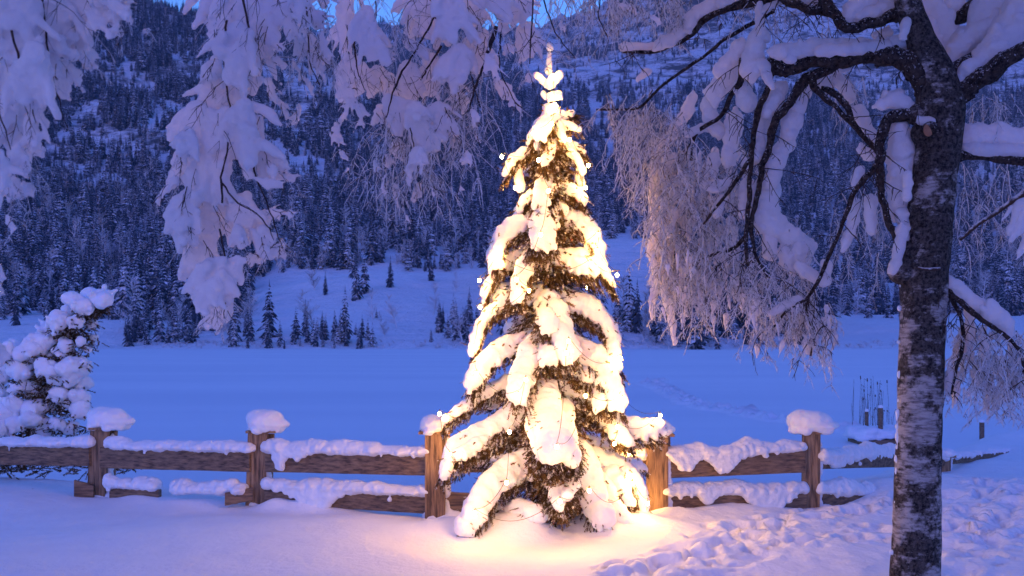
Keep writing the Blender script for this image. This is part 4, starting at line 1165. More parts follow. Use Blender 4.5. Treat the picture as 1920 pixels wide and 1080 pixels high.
# limbs (px, py, radius, distance)
LIMBS = {
 'left': [(1748, 185, 26, TD), (1722, 128, 22, TD - .02), (1690, 106, 19, TD), (1640, 101, 17, TD + .05), (1570, 104, 16, TD + .1), (1515, 112, 17, TD + .15), (1475, 130, 17, TD + .2), (1448, 124, 12, TD + .22), (1440, 112, 8, TD + .22)],
 'left_a': [(1600, 112, 13, TD + .08), (1550, 128, 12, TD + .2), (1508, 152, 13, TD + .25), (1482, 186, 11, TD + .3), (1462, 214, 11, TD + .33), (1446, 240, 11, TD + .36), (1447, 268, 9, TD + .4), (1432, 296, 8, TD + .42), (1426, 340, 7, TD + .45), (1411, 400, 6, TD + .5), (1408, 440, 5, TD + .5), (1416, 480, 4, TD + .5), (1440, 520, 3, TD + .5)],
 'left_b': [(1520, 145, 10, TD + .22), (1530, 172, 9, TD + .26), (1562, 196, 6, TD + .3), (1600, 236, 6, TD + .3), (1642, 280, 6, TD + .25)],
 'left_c': [(1540, 166, 6, TD + .3), (1560, 170, 8, TD + .3), (1588, 200, 8, TD + .28), (1602, 240, 7, TD + .27), (1640, 275, 6, TD + .25), (1650, 290, 4, TD + .22)],
 'left_d': [(1452, 125, 9, TD + .2), (1436, 176, 7, TD + .3), (1420, 214, 8, TD + .35), (1408, 300, 6, TD + .45), (1404, 380, 6, TD + .5), (1398, 450, 5, TD + .5), (1402, 500, 3, TD + .5)],
 'left_e': [(1392, 110, 7, TD + .3), (1391, 150, 6, TD + .4), (1370, 180, 5, TD + .5), (1352, 220, 4, TD + .6), (1300, 250, 4, TD + .7), (1296, 300, 3, TD + .8)],
 'left_f': [(1406, 300, 5, TD + .45), (1374, 350, 4, TD + .5), (1345, 385, 3, TD + .6), (1320, 420, 3, TD + .7)],
 'left_g': [(1400, 440, 5, TD + .5), (1376, 468, 4, TD + .6), (1330, 478, 3, TD + .7), (1296, 500, 2, TD + .8)],
 'hook': [(1742, 222, 22, TD), (1710, 214, 16, TD - .02), (1672, 216, 15, TD - .02), (1655, 232, 14, TD), (1653, 270, 12, TD), (1650, 320, 11, TD), (1654, 370, 9, TD), (1666, 420, 8, TD), (1682, 455, 7, TD)],
 'hook_a': [(1648, 306, 9, TD), (1630, 324, 8, TD + .02), (1600, 362, 6, TD + .1), (1580, 420, 5, TD + .2), (1556, 476, 5, TD + .3), (1528, 540, 4.5, TD + .4), (1514, 560, 4, TD + .45), (1480, 578, 3.5, TD + .5), (1446, 618, 2.5, TD + .6)],
 'hook_b': [(1514, 560, 4, TD + .45), (1512, 590, 3.5, TD + .45), (1530, 622, 3, TD + .45), (1520, 668, 2, TD + .45)],
 'top_a': [(1706, 22, 14, TD), (1672, 26, 12, TD), (1622, 46, 12, TD + .02), (1588, 60, 10, TD + .02), (1568, 36, 10, TD + .05), (1548, 0, 11, TD + .05), (1540, -40, 10, TD + .05)],
 'top_b': [(1560, 18, 11, TD + .1), (1520, 20, 9, TD + .1), (1484, 8, 9, TD + .15), (1460, -10, 7, TD + .2)],
 'top_c': [(1500, -20, 9, TD + .2), (1400, 6, 8, TD + .3), (1352, 20, 6, TD + .35), (1322, 34, 6, TD + .4), (1298, 66, 5, TD + .4), (1270, 82, 4, TD + .45), (1228, 98, 3.5, TD + .5), (1166, 98, 2.5, TD + .55)],
 'top_d': [(1452, 20, 5, TD + .25), (1420, 40, 4, TD + .3), (1360, 70, 3.5, TD + .4), (1330, 100, 3, TD + .5), (1240, 160, 3, TD + .7), (1200, 205, 2.5, TD + .8), (1118, 206, 2, TD + .9)],
 'right_a': [(1776, 195, 28, TD), (1812, 165, 20, TD - .05), (1850, 142, 18, TD - .12), (1888, 112, 17, TD - .2), (1940, 80, 15, TD - .3), (2010, 40, 13, TD - .4)],
 'right_b': [(1772, 150, 16, TD), (1800, 124, 13, TD + .05), (1830, 106, 11, TD + .1), (1862, 86, 7, TD + .15), (1890, 60, 5, TD + .2)],
 'right_c': [(1784, 44, 9, TD + .3), (1806, 30, 14, TD + .3), (1830, 4, 12, TD + .3), (1850, -40, 11, TD + .3)],
 'right_d': [(1780, 292, 14, TD), (1810, 294, 10, TD + .02), (1860, 294, 9, TD + .05), (1920, 298, 9, TD + .05), (1980, 304, 8, TD)],
 'right_e': [(1766, 522, 8, TD), (1790, 560, 6, TD - .05), (1830, 592, 5, TD - .1), (1862, 612, 4.5, TD - .15), (1890, 632, 4, TD - .2), (1915, 660, 3, TD - .2), (1925, 720, 2, TD - .2)],
 'right_f': [(1778, 548, 5, TD - .02), (1800, 590, 4, TD), (1808, 636, 4, TD), (1796, 680, 3, TD), (1784, 740, 2, TD)],
 'right_g': [(1800, 450, 3, TD - .3), (1846, 412, 4, TD - .35), (1890, 384, 5, TD - .4), (1940, 345, 6, TD - .45)],
 'thin_a': [(1762, 504, 3, TD - .2), (1740, 508, 3, TD - .22), (1722, 502, 2, TD - .24)], 
}
limbobj = {}; limbq = {}
for nm, pth in LIMBS.items():
    big = max(p[2] for p in pth) > 7
    if nm in ('left_a', 'left_b', 'left_c', 'left_d', 'hook', 'hook_a'): pth = [(a, b, c * .76, d) for a, b, c, d in pth]
    m, q, r = limb(pth, sides=12 if big else 7, step=.035 if big else .04)
    limbobj[nm] = finish_limb(m, q, r, 'limb', birch, M['bark'] if pth[0][2] > 3.6 else M['rime_thin']); limbq[nm] = (q, r)
# snow on the limbs, traced: path (px,py), r0, r1, distance, parent limb, depth flattening
SN = [
 ('left', [(1712, 84), (1640, 84), (1560, 84), (1500, 92), (1452, 96)], 13, 14, TD + .1), ('left', [(1700, 78), (1680, 82)], 14, 14, TD + .02), ('left', [(1660, 88), (1600, 92), (1540, 96)], 12, 12, TD + .02),
 ('left', [(1420, 70), (1414, 100), (1410, 130)], 17, 20, TD + .25), ('left', [(1426, 60), (1440, 72)], 13, 9, TD + .22), ('left', [(1428, 120), (1440, 146), (1448, 162)], 12, 8, TD + .2),
 ('left', [(1470, 98), (1484, 112)], 14, 10, TD + .1), ('left', [(1390, 88), (1370, 110), (1350, 130)], 14, 13, TD + .35),
 ('left_a', [(1590, 124), (1540, 138), (1520, 152)], 8, 12, TD + .35), ('left_a', [(1505, 170), (1492, 200)], 16, 18, TD + .42), ('left_a', [(1486, 214), (1480, 248)], 20, 20, TD + .44),
 ('left_a', [(1478, 254), (1466, 286), (1450, 312)], 16, 20, TD + .5), ('left_a', [(1446, 318), (1444, 340)], 22, 20, TD + .5), ('left_a', [(1440, 350), (1434, 390), (1444, 428), (1480, 440), (1512, 468)], 22, 20, TD + .6),
 ('left_a', [(1448, 440), (1444, 476)], 14, 14, TD + .6), ('left_a', [(1490, 462), (1502, 490)], 18, 20, TD + .6), ('left_a', [(1470, 470), (1482, 500)], 15, 14, TD + .6),
 ('left_d', [(1462, 164), (1446, 196), (1438, 210)], 15, 17, TD + .4), ('left_d', [(1430, 216), (1420, 260), (1416, 300)], 14, 13, TD + .5), ('left_d', [(1440, 230), (1432, 262)], 12, 12, TD + .5), ('left_d', [(1402, 340), (1398, 400)], 13, 12, TD + .6),
 ('left_d', [(1420, 380), (1424, 420)], 14, 16, TD + .6),
 ('left_b', [(1546, 154), (1560, 160)], 11, 9, TD + .4), ('left_b', [(1572, 150), (1588, 170), (1596, 184)], 14, 10, TD + .4),
 ('left_c', [(1610, 206), (1622, 236), (1634, 262)], 14, 12, TD + .4), ('left_c', [(1616, 280), (1630, 292)], 12, 12, TD + .35),
 ('left_e', [(1384, 120), (1360, 150), (1334, 180)], 18, 20, TD + .6), ('left_e', [(1390, 160), (1400, 196)], 18, 16, TD + .5), ('left_e', [(1328, 190), (1330, 222), (1346, 252)], 14, 12, TD + .7),
 ('left_e', [(1350, 236), (1312, 240), (1292, 252)], 8, 8, TD + .7), ('left_e', [(1380, 220), (1372, 260), (1366, 300)], 16, 14, TD + .7), ('left_e', [(1300, 180), (1280, 220), (1262, 250)], 9, 12, TD + .9),
 ('left_e', [(1300, 205), (1270, 240), (1240, 272), (1224, 320)], 6, 8, TD + 1.2), ('left_e', [(1228, 310), (1221, 370), (1226, 430)], 8, 5, TD + 1.2), ('left_e', [(1236, 300), (1246, 400), (1236, 470), (1226, 500)], 6, 5, TD + 1.15), ('left_e', [(1262, 300), (1268, 380), (1256, 470)], 6, 4, TD + 1.2), ('left_e', [(1250, 270), (1254, 330), (1249, 390)], 6, 4, TD + 1.25),
 ('left_e', [(1256, 470), (1240, 520), (1228, 560)], 9, 6, TD + 1.15), ('left_e', [(1240, 520), (1222, 570), (1222, 600)], 8, 4, TD + 1.15), ('left_e', [(1246, 540), (1258, 590), (1264, 645)], 9, 5, TD + 1.1), ('left_e', [(1280, 500), (1290, 545), (1302, 560)], 10, 7, TD + 1.05), ('left_g', [(1330, 520), (1340, 545)], 10, 7, TD + .9), ('left_e', [(1226, 440), (1216, 480)], 8, 4, TD + 1.2),
 ('left_f', [(1364, 340), (1340, 354), (1318, 346)], 11, 8, TD + .62), ('left_f', [(1356, 372), (1342, 400)], 9, 9, TD + .65), ('left_f', [(1340, 296), (1330, 330)], 10, 10, TD + .8),
 ('hook', [(1650, 196), (1680, 186), (1706, 200)], 14, 14, TD), ('hook', [(1660, 184), (1684, 176)], 12, 14, TD + .03), ('hook', [(1722, 226), (1748, 226)], 9, 10, TD - .1),
 ('hook', [(1688, 240), (1690, 284)], 21, 23, TD + .06), ('hook', [(1688, 290), (1684, 340), (1682, 400)], 21, 16, TD + .08), ('hook', [(1690, 400), (1700, 450), (1690, 470)], 12, 10, TD),
 ('hook', [(1702, 330), (1700, 372)], 9, 8, TD - .12), ('hook', [(1694, 430), (1682, 490), (1672, 510)], 12, 9, TD - .08),
 ('hook_a', [(1614, 316), (1604, 346)], 10, 10, TD + .1), ('hook_a', [(1606, 380), (1596, 430), (1582, 464)], 12, 9, TD + .26), ('hook_a', [(1634, 372), (1632, 430)], 12, 10, TD + .15), ('hook_a', [(1548, 500), (1544, 530)], 12, 10, TD + .45),
 ('hook_a', [(1500, 560), (1470, 572), (1442, 590)], 8, 7, TD + .5), ('hook_b', [(1524, 590), (1526, 640), (1516, 660)], 12, 7, TD + .5), ('hook_b', [(1500, 500), (1530, 520)], 14, 12, TD + .5),
 ('top_a', [(1690, 8), (1650, 20), (1612, 34)], 16, 12, TD + .06), ('top_a', [(1640, -10), (1600, 10), (1586, 34)], 20, 12, TD + .08), ('top_a', [(1700, 40), (1694, 70)], 8, 9, TD - .1), ('top_a', [(1666, 60), (1640, 66)], 9, 8, TD + .12),
 ('top_b', [(1540, -2), (1500, -4)], 12, 10, TD + .15), ('top_b', [(1470, -6), (1450, 8), (1430, 20)], 8, 9, TD + .25), ('top_b', [(1424, 10), (1424, 48)], 9, 7, TD + .25),
 ('top_c', [(1440, -14), (1400, -6), (1350, 6)], 10, 14, TD + .35), ('top_c', [(1340, 10), (1304, 26), (1290, 50)], 17, 14, TD + .42), ('top_c', [(1284, 58), (1256, 74), (1236, 84)], 13, 13, TD + .46), ('top_c', [(1226, 86), (1196, 88), (1170, 90)], 7, 8, TD + .55),
 ('top_d', [(1214, 134), (1196, 148)], 8, 6, TD + .75),
 ('right_a', [(1808, 136), (1850, 108), (1900, 70), (1950, 30)], 17, 34, TD - .05), ('right_a', [(1860, 100), (1900, 50), (1940, 0)], 26, 40, TD), ('right_a', [(1788, 160), (1800, 152)], 10, 12, TD - .04),
 ('right_b', [(1768, 130), (1786, 100), (1820, 70), (1870, 50)], 12, 26, TD + .15), ('right_b', [(1800, 90), (1850, 40), (1900, -10)], 26, 40, TD + .22),
 ('right_c', [(1740, 50), (1752, 90), (1766, 130)], 20, 16, TD + .3), ('right_c', [(1734, -10), (1760, 40), (1780, 90)], 26, 26, TD + .35), ('right_c', [(1780, -20), (1790, 20)], 24, 20, TD + .4),
 ('right_d', [(1806, 262), (1860, 256), (1930, 262)], 24, 26, TD + .1), ('right_d', [(1812, 280), (1870, 280), (1930, 284)], 12, 12, TD + .02),
 ('right_e', [(1772, 520), (1800, 546), (1830, 566), (1858, 588)], 9, 17, TD - .05), ('right_e', [(1850, 584), (1876, 596), (1892, 624)], 18, 14, TD - .12), ('right_f', [(1814, 580), (1822, 620), (1812, 660)], 10, 8, TD + .05),
 ('right_e', [(1840, 620), (1850, 670)], 9, 8, TD - .05), ('right_f', [(1780, 700), (1776, 730)], 9, 7, TD),
 ('right_g', [(1896, 388), (1886, 404), (1878, 412)], 5, 4, TD - .4), ('right_g', [(1915, 380), (1900, 420), (1893, 436)], 12, 7, TD - .4), ('right_g', [(1930, 390), (1912, 430), (1896, 452)], 16, 6, TD - .42), ('right_g', [(1935, 420), (1922, 460), (1906, 486)], 14, 4, TD - .4), ('right_g', [(1940, 450), (1924, 496)], 12, 5, TD - .38),
]
for (lm, pth, r0, r1, d) in SN:
    L = [0]
    for a, b in zip(pth, pth[1:]): L.append(L[-1] + math.hypot(b[0] - a[0], b[1] - a[1]))
    m = MB(); lobe(m, [P(x, y, d) for x, y in pth], [S(r0 + (r1 - r0) * l / L[-1], d) for l in L], .95, .4, .20, rnd=rb)
    q2, r2_ = resample([P(x, y, d) for x, y in pth], [S(r0 + (r1 - r0) * l / L[-1], d) for l in L], .045)
    for c, rr_ in zip(q2, r2_):
        for _ in range(3):
            a = rb.uniform(0, 6.28); c2 = c + np.array([math.cos(a), rb.uniform(-.8, .8), math.sin(a)]) * rr_ * .8; s_ = rr_ * rb.uniform(.22, .5); m.ball(c2, (s_, s_, s_ * rb.uniform(.9, 1.5)), ICO1)
    snowify(m.build('snow', M['snow_hang'], limbobj[lm]), .012, 3, .035, .012)
# bark snow plastered on the sunny... wind side of the trunk
m = MB()
for _ in range(46):
    py = rb.choice((rb.uniform(520, 1060), rb.uniform(440, 520))); 
    k = np.interp(py, [440, 520, 700, 900, 1080], [1700, 1690, 1686, 1682, 1672]); s = rb.uniform(2, 6) if py > 520 else rb.uniform(5, 9)
    m.ball(P(k + rb.uniform(-3, 3), py, TD), (S(s, TD), S(s, TD), S(s * rb.uniform(1, 2.2), TD)), ICO1)
snowify(m.build('snow_crust', M['snow_ground'], trunk), .011, 2, .012, .006)

# ---- hanging rimed twigs
def hang(m, p0, L, rnd, drift=(0, 0), rad=.0045, side=7, sub=.35, lev=1, stiff=.18, out=None):
    """a pendulous birch twig: leaves outward, then falls"""
    n = max(5, int(L / .05)); d_ = np.array([rnd.gauss(drift[0], .35), rnd.gauss(drift[1], .3), rnd.uniform(-.9, .1)]) if out is None else np.array(out, float)
    q = [np.array(p0, float)]
    for k in range(n):
        d_ = d_ + np.array([rnd.gauss(0, .16), rnd.gauss(0, .16), -stiff + rnd.gauss(0, .12)]); d_ /= np.linalg.norm(d_)
        q.append(q[-1] + d_ * L / n)
    q = np.array(q); r = np.linspace(rad, rad * .5, n + 1) * np.array([rnd.uniform(.75, 1.35) for _ in range(n + 1)])
    m.tube(q, r, 4, cap=False)
    if lev > 0:
        for _ in range(side):
            i = rnd.randrange(1, n); a = rnd.uniform(0, 6.28)
            hang(m, q[i], L * sub * rnd.uniform(.4, 1.2), rnd, rad=rad * .75, side=4, sub=.5, lev=lev - 1, out=(math.cos(a) * .8, math.sin(a) * .6, -rnd.uniform(.1, .9)))
    return q
sprays = [  # limb, list of (px range, py range, count, length m, radius m), distance range, drift
 ('left_e', (1180, 1310), (190, 260), 30, .62, (TD + .6, TD + 1.1), .0052),
 ('top_d', (1130, 1230), (165, 215), 16, .36, (TD + .7, TD + .95), .0052),
 ('left_e', (1230, 1300), (270, 420), 34, .62, (TD + .9, TD + 1.4), .0060),
 ('left_f', (1270, 1400), (250, 400), 30, .62, (TD + .5, TD + 1.2), .0045),
 ('left_g', (1230, 1330), (380, 520), 30, .52, (TD + .8, TD + 1.3), .0062),
 ('left_g', (1290, 1420), (420, 540), 30, .48, (TD + .5, TD + 1.0), .0045),
 ('left_a', (1390, 1520), (420, 560), 36, .40, (TD + .4, TD + .8), .0042),
 ('hook_a', (1420, 1560), (560, 610), 30, .32, (TD + .4, TD + .7), .0042),
 ('hook_b', (1480, 1590), (590, 660), 26, .26, (TD + .3, TD + .6), .0036),
 ('top_c', (1110, 1290), (-60, 10), 26, .42, (TD + .3, TD + .7), .0046),
 ('top_b', (1400, 1560), (0, 40), 12, .34, (TD + .1, TD + .4), .0036),
 ('left_b', (1560, 1680), (340, 480), 22, .42, (TD + .2, TD + .6), .0034),
 ('left_c', (1540, 1640), (110, 160), 12, .40, (TD + .4, TD + .8), .0034),
 ('right_a', (1800, 1910), (170, 220), 14, .32, (TD, TD + .5), .0034),
 ('right_d', (1780, 1900), (290, 420), 20, .42, (TD + .1, TD + .6), .0034),
 ('right_f', (1780, 1860), (600, 690), 30, .38, (TD - .1, TD + .3), .0042),
 ('right_e', (1840, 1940), (610, 700), 40, .44, (TD - .3, TD + .2), .0046),
]
for (lm, xr, yr, n, L, dr, rad) in sprays:
    m = MB()
    for _ in range(n):
        p = P(rb.uniform(*xr), rb.uniform(*yr), rb.uniform(*dr)); hang(m, p, L * rb.uniform(.55, 1.2), rb, rad=rad, lev=2 if rad > .004 else 1)
    o = m.build('hanging_spray', M['rime'], limbobj[lm], smooth=True)
# dark bare twiglets in front of the snow of the big limbs
for lm in ('left', 'left_a', 'left_d', 'left_b', 'left_c', 'left_e', 'left_f', 'left_g', 'hook', 'hook_a', 'hook_b', 'right_e', 'right_f', 'top_a', 'top_b', 'top_c'):
    q, r = limbq[lm]; m = MB()
    for k in range(1, len(q)):
        if rb.random() < .22:
            a = rb.uniform(0, 6.28); hang(m, q[k], rb.uniform(.10, .5), rb, rad=.0034, side=5, lev=1, stiff=.08, out=(math.cos(a), -.5 + rb.gauss(0, .4), -rb.random()))
    if m.n: tag(m.build('twig_cluster', M['twig'], limbobj[lm], smooth=True), kind='stuff')
# rimed cushions: little snow pads caught in the hanging sprays
for (lm, xr, yr, n, dr, s) in (('left_e', (1222, 1290), (290, 560), 80, (TD + 1.0, TD + 1.3), 9), ('left_f', (1280, 1410), (270, 480), 60, (TD + .9, TD + 1.2), 8), ('left_g', (1220, 1420), (460, 600), 60, (TD + .6, TD + 1.2), 6), ('hook_a', (1400, 1580), (560, 650), 46, (TD + .4, TD + .8), 5), ('right_e', (1790, 1930), (600, 760), 40, (TD, TD + .3), 6)):
    m = MB()
    for _ in range(n):
        x, y, d = rb.uniform(*xr), rb.uniform(*yr), rb.uniform(*dr); l = rb.uniform(10, 34); k = rb.uniform(-.3, .3)
        lobe(m, [P(x, y, d), P(x + k * l, y + l, d)], [S(s * rb.uniform(.5, 1.2), d), S(s * .4, d)], .9, .5, .15, rnd=rb)
    snowify(tag(m.build('snow_pads', M['snow_hang'], limbobj[lm]), kind='stuff'), .011, 2, .012, .005)

# ================================================================== branches hanging in from above
def dlobes(root, name, lobes, d0, dspread, seed, twigs, depth=.36, voxel=.009, main=(), hangs=()):
    rnd = random.Random(seed)
    m = MB()
    for (x0, y0, x1, y1, r) in lobes:
        d = d0 + rnd.uniform(-dspread, dspread) * 2.2; rr_ = S(r, d) * .93; L = math.hypot(x1 - x0, y1 - y0); n = max(2, int(L / (r * .38)) + 1)
        tl = rnd.uniform(-.25, .25)
        ux, uy = x1 - x0, y1 - y0; un = math.hypot(ux, uy) + 1e-6; ux /= un; uy /= un
        core = .66 if r > 22 else .60
        for k in range(n):
            f = k / (n - 1); c = P(x0 + (x1 - x0) * f + rnd.gauss(0, r * .05), y0 + (y1 - y0) * f, d + (f - .5) * tl * .4)
            s = rr_ * core * rnd.uniform(.8, 1.05) * (1 - .15 * f); m.ball(c, (s, s * depth, s), ICO2)
        # bundle of tapering strands that fan out along the lobe and leave a feathered rim
        for _ in range(int(6 + r * .25)):            # rounded puffs of snow over the pad and its rim
            a = rnd.uniform(0, 6.28); e_ = rnd.uniform(.35, .82); st = rnd.uniform(0, 1); t_ = rr_ * rnd.uniform(.22, .44)
            m.ball(P(x0 + (x1 - x0) * st, y0 + (y1 - y0) * st, d) + np.array([math.cos(a) * rr_ * e_, rnd.uniform(-1, .6) * rr_ * depth, math.sin(a) * rr_ * e_]), (t_, t_ * .75, t_), ICO1)
        nf = int(5 + r * .24)
        for _ in range(nf):
            o_ = rnd.uniform(-1, 1); st = rnd.uniform(-.3, .75); sx = x0 + ux * un * max(0, st) - uy * o_ * r * .75; sy = y0 + uy * un * max(0, st) + ux * o_ * r * .75
            a = math.atan2(uy, ux) + o_ * -.0 + rnd.gauss(0, .25) + (.55 * o_); l = rnd.uniform(.7, 1.5) * r + un * .25
            l = min(l, max(r * .5, (1 - st) * un + r * (1.12 - abs(o_) * .45)))
            dd = d + rnd.uniform(-1, 1) * S(r, d) * .35; w_ = rnd.uniform(.16, .34) * (r if r < 30 else 30 + (r - 30) * .4)
            ex, ey = sx + math.cos(a) * l, sy + math.sin(a) * l
            mx_, my_ = (sx + ex) / 2 + rnd.gauss(0, 2), (sy + ey) / 2 + rnd.gauss(0, 2) - l * .04
            lobe(m, [P(sx, sy, dd), P(mx_, my_, dd), P(ex, ey, dd)], [S(w_, d), S(w_ * rnd.uniform(.8, 1.3), d), S(max(2.4, w_ * .62), d)], .8, .4, .16, rnd=rnd)
    s = m.build('snow', M['snow_hang'], root); snowify(s, voxel, 3, .018, .009)
    # twigs on the near face
    mt = MB(); mr_ = MB()
    for (x0, y0, x1, y1, r) in lobes:
        d = d0 - dspread * 1.1 - S(r, d0) * depth * .8
        for _ in range(twigs if r > 14 else twigs - 1):
            f = rnd.random() * .6; xs_, ys_ = x0 + (x1 - x0) * f + rnd.gauss(0, r * .3), y0 + (y1 - y0) * f - r * .3
            L = S(max(30, math.hypot(x1 - x0, y1 - y0) * .8 + r * 1.1), d0) * rnd.uniform(.45, .95)
            ux, uy = (x1 - x0), (y1 - y0); un = math.hypot(ux, uy) + 1e-6
            out = (ux / un + rnd.gauss(0, .35), rnd.gauss(0, .12), -uy / un + rnd.gauss(0, .35))
            p = P(xs_, ys_, d + rnd.uniform(-.02, .04)); n = max(4, int(L / .03)); q = [p]; dv = np.array(out) / np.linalg.norm(out)
            for _k in range(n):
                dv = dv + np.array([rnd.gauss(0, .20), rnd.gauss(0, .08), rnd.gauss(-.05, .18)]); dv /= np.linalg.norm(dv); q.append(q[-1] + dv * L / n)
            rad = rnd.uniform(.0014, .0027) * d0 / 6
            mt.tube(q, np.linspace(rad, rad * .5, n + 1), 4, cap=False)
            for _k in range(4):
                i = rnd.randrange(1, n); a = rnd.choice((-1, 1)) * rnd.uniform(.35, .8); cd = dv * math.cos(a) + np.array([-dv[2], 0, dv[0]]) * math.sin(a)
                q2 = [q[i]]; 
                for _j in range(4): cd = cd + np.array([rnd.gauss(0, .2), rnd.gauss(0, .1), -.09]); cd /= np.linalg.norm(cd); q2.append(q2[-1] + cd * L * .075)
                mt.tube(q2, np.linspace(rad * .7, rad * .35, 5), 3, cap=False)
    tag(mt.build('twig_cluster', M['twig'], root, smooth=True), kind='stuff')
    mf_ = MB()
    for (x0, y0, x1, y1, r) in lobes:
        for _ in range(3 if r > 20 else 2):
            a = rnd.uniform(.2, 2.9); f = rnd.random()
            p = P(x0 + (x1 - x0) * f + math.cos(a) * r * .7, y0 + (y1 - y0) * f + math.sin(a) * r * .6, d0 + rnd.uniform(-1, 1) * dspread)
            hang(mf_, p, S(r, d0) * rnd.uniform(.7, 1.6) + .04, rnd, rad=.0021 * d0 / 6 + .0006, side=4, lev=1, out=(math.cos(a), rnd.gauss(0, .3), -math.sin(a) * .8))
    tag(mf_.build('rimed_twigs', M['rime'], root, smooth=True), kind='stuff')
    for path in main:
        m = MB(); pts = [P(x, y, d0 - dspread * rnd.uniform(.9, 1.9)) for (x, y, r) in path]; q, r = resample(pts, [S(r, d0) * .72 for (x, y, r) in path], .03); q += np.array([[rnd.gauss(0, .002), rnd.gauss(0, .006), rnd.gauss(0, .002)] for _ in q])
        m.tube(q, r * np.array([rnd.uniform(.85, 1.15) for _ in r]), 7); m.build('branch', M['twig'], root, smooth=True)
    if hangs:
        m = MB()
        for (xr, yr, n, L, rad) in hangs:
            for _ in range(n): hang(m, P(rnd.uniform(*xr), rnd.uniform(*yr), d0 + rnd.uniform(-dspread, dspread)), L * rnd.uniform(.5, 1.2), rnd, rad=rad, lev=1, side=6)
        m.build('hanging_spray', M['rime'], root, smooth=True)

b1 = empty('hanging_branch', P(80, -60, 3.6)); tag(b1, 'large out-of-focus snow-covered branch hanging into the upper left corner', 'branch', 'snow-covered branches hanging in from above')
dlobes(b1, 'b1', [(20, -40, 40, 100, 56), (90, -40, 100, 90, 54), (150, -40, 150, 80, 46), (200, -40, 235, 30, 26), (170, 20, 205, 66, 20), (190, 0, 240, 26, 18), (160, 90, 172, 132, 16), (60, 100, 60, 190, 46), (104, 120, 112, 165, 26),
 (20, 180, 30, 270, 42), (64, 225, 66, 270, 22), (30, 285, 50, 312, 24), (22, 340, 26, 365, 20), (50, 346, 48, 370, 13), (14, 405, 28, 430, 10), (-5, 120, -5, 240, 46), (-5, 290, -5, 360, 28), (270, 54, 280, 62, 5), (215, 60, 228, 66, 9), (-8, 500, -2, 550, 14), (-6, 640, 6, 680, 16), (-8, 700, -2, 715, 14)],
 3.6, .07, 51, 2, voxel=.007, main=([(70, -40, 3), (84, 40, 3), (95, 130, 2), (110, 200, 1.5), (125, 240, 1)], [(20, 60, 3), (40, 130, 3), (60, 200, 2), (65, 230, 1)], [(-10, 190, 2), (8, 240, 2), (22, 290, 1)]))
b2 = empty('hanging_branch', P(440, -60, 5.2)); tag(b2, 'broad-lobed snow-covered branch drooping left of centre, its tip pointing at the lake shore', 'branch', 'snow-covered branches hanging in from above')
dlobes(b2, 'b2', [(408, -40, 412, 45, 38), (460, -40, 470, 60, 44), (520, -40, 520, 30, 38), (540, 20, 560, 50, 24), (404, 60, 408, 84, 20), (446, 60, 438, 140, 42), (404, 112, 400, 146, 20), (484, 60, 474, 170, 24), (500, 30, 510, 80, 20), (520, 86, 530, 92, 10),
 (430, 150, 402, 196, 38), (368, 210, 354, 250, 36), (352, 250, 342, 280, 26), (420, 220, 404, 300, 46), (456, 200, 470, 300, 32), (340, 296, 336, 326, 26), (380, 300, 374, 356, 42), (484, 220, 486, 300, 16), (492, 290, 510, 318, 24),
 (508, 320, 548, 340, 14), (480, 334, 528, 350, 12), (332, 332, 302, 370, 11), (298, 366, 290, 384, 8), (350, 370, 342, 416, 30), (342, 420, 352, 438, 28), (404, 370, 402, 428, 44), (450, 376, 460, 416, 30), (490, 394, 545, 402, 11), (540, 396, 548, 404, 8),
 (374, 446, 382, 496, 36), (448, 432, 452, 450, 18), (484, 430, 500, 468, 22), (496, 476, 520, 464, 18), (520, 464, 532, 480, 13), (530, 448, 534, 460, 9), (404, 500, 400, 536, 36), (446, 488, 440, 516, 20), (470, 478, 474, 490, 14), (384, 540, 386, 576, 24), (420, 540, 424, 560, 20),
 (402, 578, 410, 606, 20), (430, 566, 430, 600, 9), (387, 606, 390, 614, 9), (414, 612, 406, 624, 9), (560, -20, 560, 30, 20)],
 5.2, .06, 52, 2, voxel=.009, main=([(450, -30, 3), (470, 70, 3), (462, 160, 3), (470, 240, 2), (478, 330, 2.4), (500, 380, 2), (520, 440, 1.4), (530, 465, 1)], [(425, 40, 3), (420, 120, 2.6), (432, 210, 2), (424, 300, 2), (414, 340, 3), (416, 380, 2.6)], [(415, 340, 2.5), (440, 380, 2), (480, 396, 1.6), (500, 420, 1.6), (515, 450, 1)], [(414, 430, 2.4), (418, 470, 2.2), (426, 505, 1.6), (430, 520, 1)], [(350, 350, 1.4), (342, 390, 1.4)], [(425, 560, 1.4), (420, 600, 1)]))
b3 = empty('hanging_branch', P(600, -60, 5.6)); tag(b3, 'narrow snow-covered strands hanging between the broad-lobed branch and the big middle branch', 'branch', 'snow-covered branches hanging in from above')
dlobes(b3, 'b3', [(560, -30, 592, 50, 20), (600, -30, 606, 10, 16), (575, 60, 604, 130, 18), (604, 60, 616, 110, 11), (560, 70, 570, 100, 16), (548, 110, 570, 150, 8), (570, 145, 588, 178, 8), (596, 130, 612, 150, 8), (500, 150, 520, 190, 10), (520, 190, 545, 225, 8), (560, 200, 556, 228, 9), (505, 100, 530, 130, 10), (590, 20, 620, 40, 8)],
 5.6, .05, 53, 2, voxel=.008, main=([(572, -20, 2.4), (578, 60, 2), (580, 120, 1.6), (600, 160, 1.2)],), hangs=(((500, 640), (0, 120), 22, .34, .0026),))
b4 = empty('hanging_branch', P(770, -60, 6.3)); tag(b4, 'wide tangled snow-covered branch whose fine twigs trail down left of the lit spruce', 'branch', 'snow-covered branches hanging in from above')
